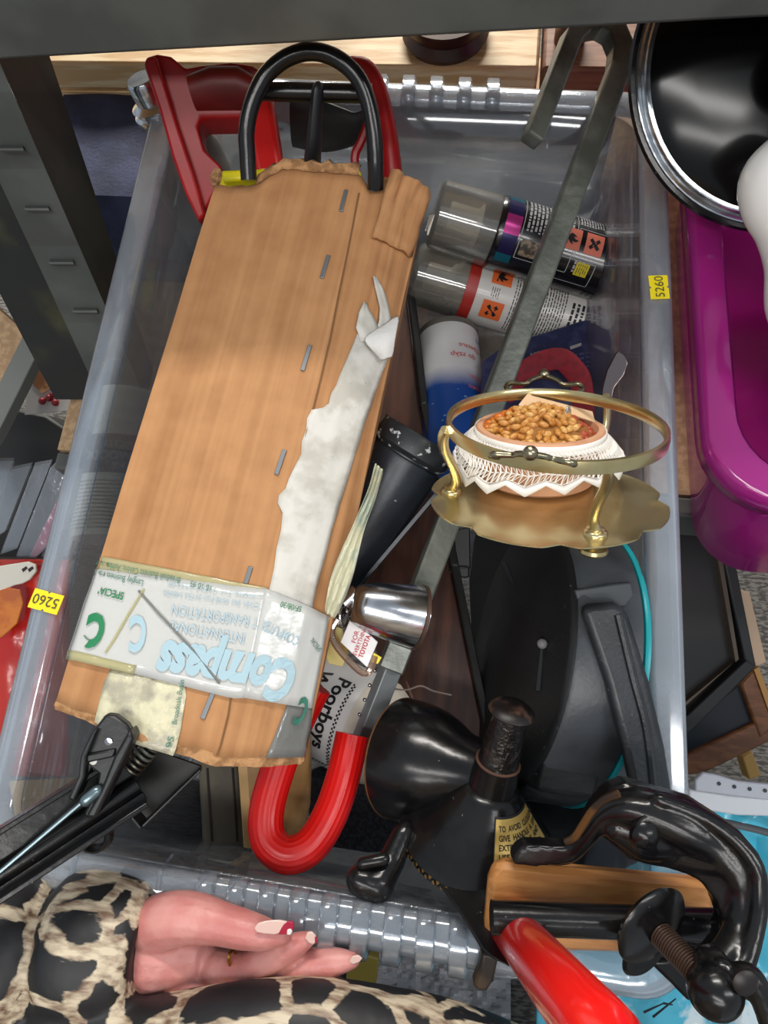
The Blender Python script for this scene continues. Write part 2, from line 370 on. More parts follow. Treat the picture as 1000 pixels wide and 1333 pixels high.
# ================================================================ long carton
carton = thing('cardboard_carton', 'long torn corrugated cardboard carton with staples, resting across the box', 'carton', (-.07, .09, .17))
cA, cB, cC, cD = P(283, 231, .262), P(468, 242, .262), P(283, 986, .25), P(73, 913, .25)
cE, cF = P(551, 280, .237), P(395, 983, .224)
def lerp(a, b, t): return a + (b - a) * t
def corn(t):
    a, b, e = lerp(cD, cA, t), lerp(cC, cB, t), lerp(cF, cE, t)
    h = a + V((.004, 0, -.085)); g = e + V((-.011, 0, -.062))
    return h, a, b, e, g
ctop_n = (cB - cA).cross(cD - cA).normalized()
if ctop_n.z < 0: ctop_n = -ctop_n
def S(u, t, lift=0):
    # u 0-1 left side, 1-2 top, 2-3 sloping side, 3-4 lower side, 4-5 underneath
    h, a, b, e, g = corn(t); L = [h, a, b, e, g, h]; i = min(4, int(u)); f = u - i
    p = lerp(L[i], L[i + 1], f)
    n = (L[i + 1] - L[i]).cross(cA - cD).normalized()
    if i == 1 and n.z < 0 or i == 2 and n.z < 0: n = -n
    if i == 0: n = V((-1, 0, 0))
    if i == 3: n = V((1, 0, .1)).normalized()
    if i == 4: n = V((0, 0, -1))
    w_ = .0012 * noise.noise(V((u * 2.2, t * 5, 3))) + .0009 * noise.noise(V((u * 9, t * 3, 8)))
    if i == 1: w_ += .0022 * math.sin(math.pi * f)
    if i == 2: w_ += .004 * math.sin(math.pi * f)
    return p + n * (w_ + lift)
def skin_table():
    tu = [.9 + 2.2 * i / 44 for i in range(45)]; tt = [-.02 + 1.06 * i / 60 for i in range(61)]
    return [(u, t) + proj(S(u, t)) for u in tu for t in tt]
SKT = []
def inv(px_, py_):
    # skin coordinates of the carton under a point of the picture: table lookup, then Newton steps
    if not SKT: SKT.extend(skin_table())
    u, t, x, y = min(SKT, key=lambda q: (q[2] - px_) ** 2 + (q[3] - py_) ** 2)
    for it in range(3):
        x, y = proj(S(u, t)); hu = .004 if u % 1 < .99 else -.004
        xa, ya = proj(S(u + hu, t)); xb, yb = proj(S(u, t + .004))
        a, b_, c, d = (xa - x) / hu, (xb - x) / .004, (ya - y) / hu, (yb - y) / .004; D = a * d - b_ * c
        if abs(D) < 1e-6: break
        ex, ey = px_ - x, py_ - y; du = (ex * d - ey * b_) / D; dt = (ey * a - ex * c) / D
        u += max(-.06, min(.06, du)); t += max(-.03, min(.03, dt)); u = max(.85, min(3.1, u))
    return u, t
def onc(x, y, lift): u, t = inv(x, y); return S(u, t, lift)
def tear(u):
    j = .004 * noise.noise(V((u * 14, 0, 0))) + .003 * noise.noise(V((u * 40, 1, 0)))
    if u < 1: b = -.03 + .01 * u
    elif u < 1.26: b = -.018
    elif u < 1.45: b = -.018 + (u - 1.26) / .19 * .042
    elif u < 2: b = .026
    elif u < 2.18: b = .02 - (u - 2) / .18 * .03
    elif u < 2.3: b = -.01 + (u - 2.18) / .12 * .045
    elif u < 2.6: b = .035 - .01 * (u - 2.3)
    elif u < 3: b = .03 - (u - 2.6) * .07
    else: b = -.06
    return b + j
us = [i / 8 for i in range(8)] + [1 + i / 26 for i in range(26)] + [2 + i / 20 for i in range(20)] + [3 + i / 8 for i in range(8)] + [4 + i / 8 for i in range(8)]
NV = 46
rings, uvs = [], []
for j in range(NV + 1):
    row = []
    for u in us:
        t = j / NV * (1 + tear(u))
        row.append(S(u, t)); uvs.append((u, t))
    rings.append(row)
m = bpy.data.materials.new('corrugated_cardboard'); m.use_nodes = True; nt = m.node_tree; b = nt.nodes['Principled BSDF']; L = nt.links.new
tc = N(nt, 'ShaderNodeUVMap'); mp = N(nt, 'ShaderNodeMapping'); mp.inputs['Scale'].default_value = (9, .45, 1); L(tc.outputs[0], mp.inputs[0])
nz = N(nt, 'ShaderNodeTexNoise', Scale=1.0, Detail=4); L(mp.outputs[0], nz.inputs['Vector'])
m2 = N(nt, 'ShaderNodeMapping'); m2.inputs['Scale'].default_value = (3.2, .25, 1); L(tc.outputs[0], m2.inputs[0])
n2 = N(nt, 'ShaderNodeTexNoise', Scale=1.6, Detail=6); L(m2.outputs[0], n2.inputs['Vector'])
wv = N(nt, 'ShaderNodeTexWave', Scale=1.5, Distortion=2.5); wv.inputs['Detail'].default_value = 3; wv.inputs['Detail Scale'].default_value = .6
m4 = N(nt, 'ShaderNodeMapping'); m4.inputs['Scale'].default_value = (1, .22, 1); L(tc.outputs[0], m4.inputs[0]); L(m4.outputs[0], wv.inputs[0])
n3 = N(nt, 'ShaderNodeTexNoise', Scale=60., Detail=6); tob = N(nt, 'ShaderNodeTexCoord'); L(tob.outputs['Object'], n3.inputs['Vector'])
rp = N(nt, 'ShaderNodeValToRGB'); rp.color_ramp.elements[0].position = .36; rp.color_ramp.elements[0].color = rgb('#96653c'); rp.color_ramp.elements[1].position = .64; rp.color_ramp.elements[1].color = rgb('#c28f5f')
md = N(nt, 'ShaderNodeMath', operation='MULTIPLY_ADD'); md.inputs[1].default_value = .45; L(nz.outputs[0], md.inputs[0])
me2 = N(nt, 'ShaderNodeMath', operation='MULTIPLY_ADD'); me2.inputs[1].default_value = .35; L(n2.outputs[0], me2.inputs[0]); L(me2.outputs[0], md.inputs[2])
me3 = N(nt, 'ShaderNodeMath', operation='MULTIPLY'); me3.inputs[1].default_value = .22; L(n3.outputs[0], me3.inputs[0]); L(me3.outputs[0], me2.inputs[2])
L(md.outputs[0], rp.inputs[0]); L(rp.outputs[0], b.inputs['Base Color']); b.inputs['Roughness'].default_value = .78
bp = N(nt, 'ShaderNodeBump', Strength=.28, Distance=.0014); ad = N(nt, 'ShaderNodeMath', operation='ADD'); L(wv.outputs['Fac'], ad.inputs[0]); L(nz.outputs[0], ad.inputs[1]); L(ad.outputs[0], bp.inputs['Height']); L(bp.outputs[0], b.inputs['Normal'])
CARD = m
CARD_RAW = M('torn_cardboard', '#b5885c', .9, 0, '#8c6540', 150, bump=.6, bscale=500)
g = loft(rings, True, False)
mk('body', g, CARD, carton, smooth=45, solid=.003, uv=uvs)
# folded bottom end with rough flap edges
ends = [S(u, .004) for u in us]
cen = sum(ends, V()) / len(ends)
def crump(p, k, i): return p + V((0, -.001 - k + .0012 * noise.noise(p * 130), .0025 * noise.noise(p * 70 + V((5, 0, 0)))))
er = [ends, [crump(p + (p - cen) * .012, .0025, 0) for p in ends], [crump(p + (p - cen) * .0, .005, 1) for p in ends], [lerp(p, cen, .25) + V((0, -.001, 0)) for p in ends]]
mk('end_flap', loft(er, True, True), CARD_RAW, carton, smooth=60)
# torn lip of the open end and the curled corner
lip = []
for j in range(4):
    row = []
    for i in range(19):
        u = 1.30 + .68 * i / 18; t = 1 + tear(u) - .006
        p = S(u, t, .0006 + .0035 * math.sin(math.pi * j / 3.4)) ; q = p + (cA - cD).normalized() * (.0095 * j / 3 * (1 + .5 * noise.noise(V((i * .8, 3, j))))) + ctop_n * (-.003 * (j / 3) ** 2); row.append(q)
    lip.append(row)
mk('torn_lip', loft(lip, False, False), CARD_RAW, carton, solid=.0012, smooth=60)
cur = []
for j in range(7):
    row = []
    for i in range(13):
        u = 2.32 + .62 * i / 12; t = .90 + .155 * j / 6 * (1 - .35 * abs(i / 12 - .35)) + .012 * noise.noise(V((i * .9, j * .3, 2))) * (j / 6)
        row.append(S(min(u, 2.98), min(t, 1.03), .001 + .010 * (j / 6) ** 2 + .003 * noise.noise(V((i * .5, j * .7, 5)))))
    cur.append(row)
mk('torn_corner', loft(cur, False, False), CARD, carton, solid=.0022, smooth=60, uv=[(2.3 + .62 * i / 12, .9 + .1 * j / 6) for j in range(7) for i in range(13)])
mk('torn_paper_shred', tube([(onc(546, 296, .004), .0012), (onc(549, 308, .006), .0022), (onc(545, 317, .006), .0006)], 6, flat=.4), M('white_paper_core', '#d8d2c6', .9), carton)
mk('crumpled_tuft', tube([(onc(285, 226, .002), .003), (onc(283, 236, .003), .004), (onc(284, 243, .002), .002)], 7), CARD_RAW, carton)
# score line along the crease
cr = [(onc(466 - 0 * i, 250 + i * 0, .0004), .0005) for i in ()]
mk('score_line', tube([(onc(x, y, .0006), .00055) for x, y in ((467, 252), (458, 300), (449, 345), (440, 388), (430, 440), (418, 490), (408, 530), (395, 575))], 5), M('score_fibres', '#7d5836', .9), carton)
mk('score_line', tube([(onc(x, y, .0006), .0005) for x, y in ((301, 908), (297, 930), (292, 950), (287, 970), (283, 984))], 5), bpy.data.materials['score_fibres'], carton)
STAPLE = M('staple_wire', '#878a8c', .45, .7)
for x0, y0, x1, y1 in ((451, 248, 444, 276), (428, 333, 419, 363), (404, 450, 394, 483), (371, 586, 360, 618), (327, 738, 320, 760), (279, 899, 264, 936)):
    a, b_ = onc(x0, y0, 0), onc(x1, y1, 0); t = (b_ - a).normalized()
    mk('staple', join(sq(a + ctop_n * .0007, b_ + ctop_n * .0007, .0026, .0009, ctop_n), sq(a + t * .0004 + ctop_n * .0008, a + t * .0004 - ctop_n * .006, .0022, .0009, t), sq(b_ - t * .0004 + ctop_n * .0008, b_ - t * .0004 - ctop_n * .006, .0022, .0009, t)), STAPLE, carton, bevel=.0003)
PAPER = M('soiled_white_paper', '#cfccc4', .85, 0, '#b5b1a6', 45, bump=.25, bscale=130, speck=('#7d7a72', 260, .72))
def strip(rows, lift, mat, name, n=8, jag=0, solid=.0004, label=None):
    # rows of (left px, right px) from top to bottom laid onto the carton skin
    rr = []
    for k, (l, r) in enumerate(rows):
        (u0, v0), (u1, v1) = inv(*l), inv(*r)
        rr.append([S(u0 + (u1 - u0) * i / n, v0 + (v1 - v0) * i / n, lift + .0006 * noise.noise(V((i * .9, k * .6, lift * 900)))) for i in range(n + 1)])
    return mk(name, loft(rr, False, False), mat, carton, smooth=60, solid=solid, label=label)
lab = [(466, 432, 512), (450, 470, 506), (441, 490, 498), (437, 502, 494), (430, 513, 490), (427, 526, 486), (420, 531, 484), (405, 534, 483), (399, 545, 479), (398, 560, 474), (392, 575, 470), (391, 592, 464), (384, 606, 460), (376, 622, 455), (371, 636, 451), (364, 645, 448), (362, 655, 445), (367, 668, 441), (365, 690, 434), (359, 715, 428), (356, 740, 421), (350, 765, 414), (345, 790, 409)]
strip([((l, y), (r - 3, y + 1)) for l, y, r in lab], .0011, PAPER, 'paper_label', 10)
# torn white paper hanging off the top of the label
strip([((484, 361), (488, 362)), ((487, 375), (495, 374)), ((490, 388), (500, 386)), ((493, 402), (504, 400)), ((492, 418), (507, 416)), ((488, 432), (507, 432)), ((485, 446), (506, 446))], .0016, PAPER, 'torn_paper', 4)
strip([((472, 394), (475, 396)), ((466, 408), (478, 404)), ((464, 418), (486, 416)), ((462, 428), (492, 428)), ((466, 438), (496, 438)), ((468, 446), (500, 446))], .0019, PAPER, 'torn_paper', 4)
fp = [[(472, 442, .002), (488, 436, .006), (504, 432, .010), (521, 429, .012)], [(476, 452, .004), (490, 450, .012), (506, 450, .016), (520, 446, .014)], [(487, 464, .006), (494, 470, .013), (508, 466, .018), (517, 462, .012)], [(497, 474, .004), (500, 481, .010), (507, 479, .012), (514, 476, .008)]]
def offc(x, y, h): return onc(min(x, 500 if y > 440 else 515), y, 0) + (C(x, y, .44) - C(min(x, 500 if y > 440 else 515), y, .44)) + ctop_n * h
mk('paper_flap', loft([[offc(*q) for q in r] for r in fp], False, False), M('clean_torn_paper', '#dedbd6', .85, bump=.3, scale=120), carton, solid=.0004, smooth=60, sub=1)
# brown cushion tape with faded print, lettering upside down as stuck
TAPE = clear('print_tape', '#f6f7f3', '#f1f2ee', .86, .2, bump=.35, bscale=60, edge=.25)
TAPE2 = clear('yellowed_tape', '#eee6b8', '#e2dcae', .72, .2, bump=.4, bscale=80, edge=.25)
TAPE3 = clear('clear_tape', '#dcdcd8', '#a9aaa6', .62, .12, bump=.5, bscale=90, edge=.25)
def band(tl, tr, br, bl, nu, nv, lift, wob=0):
    (a0, a1), (b0_, b1_), (c0, c1), (d0, d1) = inv(*tl), inv(*tr), inv(*br), inv(*bl)
    def f(u, v):
        x = (a0 * (1 - u) + b0_ * u) * (1 - v) + (d0 * (1 - u) + c0 * u) * v
        y = (a1 * (1 - u) + b1_ * u) * (1 - v) + (d1 * (1 - u) + c1 * u) * v
        y += wob * noise.noise(V((u * 6, v * 2, 1)))
        return S(x, y, lift + .0005 * noise.noise(V((u * 8, v * 4, lift * 999))))
    return grid(f, nu, nv)
strip([((146, 868), (240, 884)), ((136, 890), (243, 905)), ((130, 915), (240, 925)), ((124, 940), (236, 950)), ((150, 958), (230, 975)), ((170, 966), (226, 984))], .0009, M('crumpled_cream_tape', '#d5cfae', .35, 0, '#a9a38f', 90, bump=.9, bscale=140, lo=.35, hi=.62, coat=.3), 'crumpled_tape', 12)
mk('clear_tape', band((374, 915), (406, 916), (393, 985), (345, 986), 8, 6, .0012), TAPE3, carton, solid=.0003, smooth=60)
mk('tape_edge', band((128, 724), (345, 764), (344, 770), (124, 742), 24, 3, .0014), TAPE2, carton, solid=.0003, smooth=60)
tape = mk('packing_tape', band((124, 741), (346, 766), (318, 908), (90, 855), 30, 10, .0018), TAPE, carton, solid=.0003, smooth=60, label='white printed packing tape with upside-down lettering')
mk('packing_tape', band((344, 766), (427, 803), (405, 922), (316, 908), 16, 10, .0020), TAPE, carton, solid=.0003, smooth=60, label='end of the printed packing tape folded over the slope')
mk('tape_edge', band((92, 846), (180, 867), (176, 878), (88, 858), 10, 2, .0024), TAPE2, carton, solid=.0003)
GREEN_INK = M('green_ink', '#1c7a4c', .5); GREEN_DARK = M('dark_green_ink', '#3a7563', .55); BLUE_FADE = M('faded_blue_ink', '#a3bfc9', .6); BLUE_GREY = M('faded_grey_ink', '#a9bdc6', .6)
def tapetext(s, x, y, x2, y2, size_px, mat, lift=.0029, shear=0, fat=0, align='LEFT', squash=1.0):
    # baseline runs from (x,y) towards (x2,y2) in the photograph; glyph tops point down because the tape is upside down
    dx, dy = x2 - x, y2 - y; l = math.hypot(dx, dy); dx /= l; dy /= l; ux, uy = dy, -dx
    vs, fs = text2d(s, 1.0, 'LEFT', shear, fat); wd = max(v[0] for v in vs); k = l / wd
    out = []
    for a, b_ in vs:
        X = x + dx * a * k + ux * b_ * size_px; Y = y + dy * a * k + uy * b_ * size_px
        out.append(onc(X, Y, lift))
    mk('lettering', (out, fs), mat, tape, smooth=None)
tapetext('Broadoak Business Centre, Ashburton', 238, 753, 131, 731, 12, GREEN_DARK)
tapetext('18 10 95', 279, 764, 251, 757, 11, GREEN_DARK)
tapetext('Langley Business Park', 190, 757, 127, 743, 12, GREEN_DARK)
tapetext('SPECIAL', 165, 773, 129, 764, 14, GREEN_INK, fat=.015)
tapetext('C', 143, 803, 112, 801, 58, GREEN_INK, shear=.3, fat=.05)
tapetext('C', 194, 803, 166, 806, 62, BLUE_FADE, shear=.3, fat=.04)
tapetext('TRANSPORTATION', 335, 805, 227, 788, 18, BLUE_GREY, fat=.01)
tapetext('INTERNATIONAL', 322, 826, 224, 809, 18, BLUE_GREY, fat=.01)
tapetext('COMPUTER', 390, 830, 341, 807, 18, BLUE_GREY, fat=.01)
tapetext('0181 841 0548 Fax: 01753 548706', 335, 786, 215, 769, 9, BLUE_GREY)
tapetext('Langley Tel: 01753 543248', 340, 776, 222, 758, 8, BLUE_GREY)
tapetext('Compass', 388, 863, 210, 836, 74, BLUE_FADE, shear=.3, fat=.05)
tapetext('SF/08/30', 391, 790, 364, 783, 11, GREEN_INK)
tapetext('C', 402, 911, 386, 907, 50, GREEN_DARK, shear=.3, fat=.04)
tapetext('SPECIAL', 417, 845, 405, 830, 9, GREEN_DARK)
# sideways lettering on the crumpled tape
for s_, x, y, x2, y2, sz in (('Broadoak Busin', 232, 944, 242, 886, 10), ('95', 225, 975, 229, 960, 12)):
    tapetext(s_, x, y, x2, y2, sz, GREEN_DARK, .0022)
mk('tape_crease', tube([(onc(x, y, .0026), .0007) for x, y in ((183, 770), (205, 795), (230, 822), (255, 848), (272, 870), (288, 890))], 5), TAPE3, carton)
mk('tape_crease', tube([(onc(x, y, .0026), .0006) for x, y in ((190, 768), (170, 800), (150, 835), (140, 850))], 5), TAPE2, carton)
# twisted length of old tape sticking up beside the carton
tw = []
pts = [(494, 606, 9, .41), (489, 625, 8, .415), (484, 645, 11, .42), (474, 668, 12, .42), (466, 690, 13, .418), (457, 715, 17, .413), (449, 740, 21, .408), (441, 762, 22, .405), (435, 782, 18, .404), (428, 802, 12, .402)]
for k, (x, y, w_, d) in enumerate(pts):
    row = []
    for i in range(9):
        s_ = i / 8 * 2 - 1; fold = math.sin(i * 2.1 + k * .9) * .0028 + .001 * noise.noise(V((i, k * .7, 0)))
        row.append(C(x + s_ * w_ * .56, y + s_ * 5 + 3 * noise.noise(V((i * .8, k, 4))), d - fold))
    tw.append(row)
tag(mk('twisted_tape', loft(tw, False, False), M('old_cream_tape', '#c3c0a4', .4, 0, '#99a596', 60, bump=.8, bscale=120, lo=.45, hi=.7), solid=.0008, smooth=30, sub=1), 'twisted strip of old cream tape between carton and black torch', 'tape')
# ================================================================ tool standing in the carton: black loop and yellow edge
lp = thing('loop_handled_tool', 'tool with glossy black loop handle and yellow body sticking out of the carton', 'tool', C(400, 240, .52))
L1 = [(324, 235, .47), (322, 200, .465), (321, 170, .46), (328, 135, .455), (345, 100, .45), (372, 76, .445), (405, 67, .442), (438, 76, .443), (465, 100, .446), (480, 135, .451), (487, 175, .456), (489, 215, .462), (489, 246, .47)]
mk('loop', tube(cat([(C(x, y, d), px(10.8, .455)) for x, y, d in L1], 5), 14), BLACK_GLOSS, lp)
mk('crossbar', tube([(C(340, 119, .475), px(12, .47)), (C(484, 122, .475), px(12, .47))], 12), BLACK_GLOSS, lp)
mk('stem', tube([(C(414, 118, .470), px(11, .47)), (C(406, 220, .50), px(15, .5)), (C(402, 260, .52), px(16, .5))], 12, flat=.7, dome=True), BLACK_MATT, lp)
mk('body', plate([(286, 221), (470, 218), (473, 300), (280, 300)], .512, .035), YELLOW, lp, bevel=.003)
mk('socket_rim', plate([(287, 221), (336, 219), (345, 217), (344, 232), (290, 236)], .498, .014), YELLOW, lp, bevel=.002)
# ================================================================ red saw behind it
saw = thing('hand_saw', 'hand saw with two-part dark red plastic handle leaning behind the carton', 'saw', C(260, 280, .60))
dsaw = lambda x, y: .518 + (y - 70) * .00022
out = [(186, 82), (190, 73), (204, 69), (222, 72), (232, 80), (241, 88), (262, 84), (300, 80), (316, 82), (328, 84), (341, 92), (350, 104), (356, 140), (364, 190), (371, 228), (332, 230), (322, 190), (312, 152), (262, 153), (257, 165), (266, 195), (289, 216), (286, 240), (262, 286), (246, 262), (226, 205), (206, 140)]
mk('handle', plate(out, .518, .026, dsaw), RED_PLASTIC, saw, bevel=.0065, bseg=4)
mk('grip', tube([(C(250, 122, .527), px(24, .52)), (C(280, 116, .527), px(30, .52)), (C(312, 116, .527), px(30, .52)), (C(330, 122, .527), px(24, .52))], 14, flat=.7), M('dark_red_grip', '#741513', .45, 0, '#5d100f', 20), saw)
mk('handle_half', plate([(186, 82), (190, 73), (203, 71), (215, 110), (232, 165), (252, 225), (268, 280), (258, 288), (240, 250), (224, 205), (206, 140)], .551, .012, lambda x, y: dsaw(x, y) - .006), RED_PLASTIC, saw, bevel=.003, bseg=3)
mk('blade', plate([(272, 290), (300, 260), (330, 250), (330, 420), (300, 420)], .548, .0012), STEEL, saw)
mk('front_horn', plate([(318, 152), (326, 110), (338, 92), (350, 104), (358, 150), (370, 226), (332, 228)], .508, .016), M('bright_red_plastic', '#bd1413', .35), saw, bevel=.005, bseg=3)
tl2 = thing('red_handled_tool', 'curved red plastic handle with dark grip right of the black loop', 'tool', C(490, 250, .58))
mk('handle', tube(cat([(C(x, y, d), px(r, .55)) for x, y, d, r in ((462, 84, .545, 11), (478, 92, .545, 14), (492, 120, .548, 15), (503, 165, .552, 15), (509, 210, .557, 16), (512, 262, .565, 18))], 5), 14, flat=.8, dome=True), RED_PLASTIC, tl2)
mk('guard', tube(cat([(C(x, y, d), px(r, .56)) for x, y, d, r in ((380, 160, .575, 40), (420, 165, .575, 42), (462, 165, .57, 26), (480, 150, .565, 12))], 4), 12, flat=.35), M('dark_grey_plastic', '#2b2c2e', .5), tl2)
mk('trigger', tube(cat([(C(x, y, d), px(6, .56)) for x, y, d in ((480, 160, .56), (470, 185, .565), (462, 205, .57), (466, 240, .575))], 4), 8), RED_PLASTIC, tl2)
# ================================================================ silver tin in the back corner
tin = thing('solvent_tin', 'dull silver tin with chrome screw cap leaning in the back left corner', 'tin', C(255, 240, .62))
ax = (C(184, 105, .575) - C(262, 250, .66)).normalized(); base = C(262, 250, .66); Lt = (C(184, 105, .575) - base).length
s_ = Lt
mk('body', lathe([(.0, -.06), (.034, -.06), (.034, .0), (.034, s_ * .36), (.031, s_ * .45), (.0185, s_ * .60), (.0155, s_ * .63), (.0155, s_ * .68), (.0, s_ * .68)], frame(base, ax), 32), M('tin_plate_paint', '#77766f', .5, .1, '#66655f', 25), tin)
mk('cap', lathe([(.0, s_ * .66), (.0165, s_ * .66), (.0195, s_ * .70), (.0195, s_ * .76), (.0165, s_ * .775), (.0165, s_ * .80), (.0185, s_ * .82), (.0125, s_ * .85), (.0125, s_ * 1.0), (.011, s_ * 1.02), (.0, s_ * 1.02)], frame(base, ax), 32), CHROME, tin)
fr_ = frame(base, ax, BK * .8 + RT * .5)
def cylmap(fr, r, a0=0):
    o, x, y, z = fr
    return lambda u, v: o + z * v + (x * math.cos(a0 + u / r) + y * math.sin(a0 + u / r)) * r
fm = cylmap(fr_, .0346)
text('STA', .02, lambda u, v: fm(v - .008 , u - .03) , M('red_ink', '#a8231d', .5), tin)
# ================================================================ steering wheel lock
slk = thing('steering_lock', 'steel bar steering lock with chrome barrel and red ribbed hook at the bottom', 'lock', C(480, 850, .50))
hb = px(14.5, .52)
top_a, low_a = C(805, 92, .535), C(540, 792, .482)
bar = [(C(692, 184, .505), hb * .8), (C(744, 50, .528), hb * .85), (C(757, 37, .533), hb * .9), (C(778, 31, .536), hb), (C(798, 42, .536), hb), (C(808, 66, .536), hb), (top_a, hb)]
sidev = (BK * .85 + RT * -.5).normalized()
mk('hooked_bar', tube(bar + [(lerp(top_a, low_a, i / 8), hb) for i in range(1, 9)], 4, square=True, up=(BK + RT * .35 ).normalized() ), STEEL_DARK, slk, smooth=None, bevel=.0016)
d0 = .452
lax = (C(556, 806, d0 + .006) - C(466, 787, d0 - .004)); lL = lax.length
mk('lock_barrel', lathe([(.0, 0), (.008, .0), (.0115, .002), (.0138, .007), (.0162, .016), (.0182, .028), (.0196, lL * .93), (.0188, lL * .955), (.0188, lL), (.016, lL), (.0, lL)], frame(C(458, 785, d0 - .004), lax), 40), CHROME, slk)
mk('barrel_collar', lathe([(.0190, lL * .94), (.0202, lL * .945), (.0202, lL * .985), (.0190, lL * .99)], frame(C(458, 785, d0 - .004), lax), 40), M('brown_oxide', '#5c463b', .5, .5), slk)
b0_, b1_ = C(521, 838, .482), C(508, 872, .480)
mk('socket', sq(b0_, b1_, px(33, .48), .016, BK), STEEL, slk, bevel=.0012)
mk('lower_bar', sq(C(512, 862, .486), C(464, 985, .488), px(25, .48), .010, (BK + RT * .5)), M('galvanised_steel', '#a3abad', .4, .35, '#878e90', 40), slk, bevel=.0008)
for k in range(4):
    mk('notch', ball(C(488 - k * 6.6, 873 + k * 19, .483), .0014, 10, 6), M('bright_steel', '#b9bdbf', .2, 1) if k == 0 else bpy.data.materials['bright_steel'], slk)
def fluted(pts, n=60, amp=.03, **k):
    g = tube(pts, n, **k); m = len(pts)
    for i in range(m):
        for j in range(n):
            if j % 3 == 0: v = g[0][i * n + j]; g[0][i * n + j] = v + (pts[i][0] - v) * amp * 1.6
    return g
rr = px(22.5, .462)
hook = [(C(459, 956, .470), rr), (C(447, 1010, .463), rr), (C(430, 1060, .453), rr), (C(405, 1100, .444), rr), (C(374, 1113, .440), rr), (C(350, 1094, .444), rr), (C(347, 1056, .450), rr), (C(362, 1000, .458), rr), (C(384, 945, .465), rr), (C(410, 893, .467), rr)]
mk('red_hook', fluted(cat(hook, 7)), RED_RUBBER, slk, smooth=60)
# keys and tag hanging on the lock
kr = thing('key_tags', 'bunch of keys and plastic tags hanging from the chrome lock barrel', 'keys', C(455, 830, .455))
mk('key_bow', lathe([(.0, -.002), (.006, -.002), (.006, .004), (.0045, .004), (.0045, .009), (.0, .009)], frame(C(452, 782, .452), C(462, 772, .452) - C(452, 782, .452)), 12), CHROME, kr)
for a, b_ in (((452, 783), (440, 800)), ((449, 790), (447, 815))):
    mk('key_ring', tube([(C((a[0] + b_[0]) / 2 + 9 * math.cos(t) * .6, (a[1] + b_[1]) / 2 + 13 * math.sin(t), .452 + .003 * math.cos(t * 1)), .0009) for t in [i * math.pi / 8 for i in range(16)]], 6, closed=True), CHROME, kr)
dt = .449
mk('yellow_tag', plate([(422, 822), (430, 812), (446, 818), (454, 850), (446, 868), (428, 864), (420, 845)], .460, .0015), M('pale_yellow_plastic', '#e6d67a', .4), kr, bevel=.0004)
mk('tag_case', tube(cat([(C(x, y, dt + .001), .0022) for x, y in ((440, 806), (432, 820), (436, 838), (452, 858), (472, 876), (482, 872), (488, 854))], 4), 8), clear('smoky_case', '#e0cdbb', '#c9a992', .35, .08), kr)
tgp = mk('white_tag', plate([(443, 836), (457, 804), (492, 836), (478, 869)], dt, .0014), M('white_card', '#eceaea', .4), kr, bevel=.0004)
mk('yellow_corner', plate([(487, 850), (497, 856), (492, 864), (482, 862)], dt + .001, .001), M('bright_yellow', '#f0dd14', .4), kr)
RINK = M('tag_red_ink', '#c2202a', .5)
def ptext(s, x, y, x2, y2, d, mat, parent, size_px=None, fat=0, shear=0, flip=1, lift=.0006):
    # flat lettering whose baseline runs between two points
    dx, dy = x2 - x, y2 - y; l = math.hypot(dx, dy); dx /= l; dy /= l; ux, uy = dy * flip, -dx * flip
    vs, fs = text2d(s, 1.0, 'LEFT', shear, fat); wd = max(v[0] for v in vs); k = l / wd; sp = size_px or k
    df = d if callable(d) else (lambda X, Y: d)
    out = []
    for a, b_ in vs:
        X = x + dx * a * k + ux * b_ * sp; Y = y + dy * a * k + uy * b_ * sp; out.append(C(X, Y, df(X, Y) - lift))
    return mk('lettering', (out, fs), mat, parent, smooth=None)
ptext('FOR', 463, 838, 468, 822, dt, RINK, tgp)
ptext('EVERYTHING', 464, 854, 478, 818, dt, RINK, tgp, 8)
ptext('TOYOTA', 472, 857, 483, 828, dt, RINK, tgp, 9, fat=.02)
# ================================================================ black torch
tor = thing('torch', 'matt black tapered torch lying between carton and brass stand', 'torch', C(500, 680, .50))
ta, tb = C(418, 778, .50), C(547, 566, .485); tL = (tb - ta).length
TORCH = M('black_anodised', '#262a30', .34, .25, '#2d3138', 25, bump=.05, bscale=400, speck=('#9a9ea2', 240, .73))
TORCH_W = M('scuffed_black', '#2a2d30', .4, .1, '#1d2022', 25, speck=('#c9ccce', 170, .62))
mk('body', lathe([(.0, -.02), (.015, -.02), (.0195, 0), (.0208, tL * .2), (.0240, tL * .6), (.0264, tL * .85), (.0262, tL * .862), (.0245, tL * .868), (.0245, tL * .90), (.0, tL * .90)], frame(ta, tb - ta), 48), TORCH, tor)
mk('head_ring', lathe([(.0235, tL * .865), (.0265, tL * .895), (.0272, tL * .90), (.0272, tL * .985), (.0262, tL), (.022, tL), (.02, tL * .95), (.0, tL * .95)], frame(ta, tb - ta), 48), TORCH_W, tor)
mk('side_rail', sq(C(466, 764, .487), C(594, 612, .480), .0035, .003, BK), TORCH, tor, bevel=.0006)
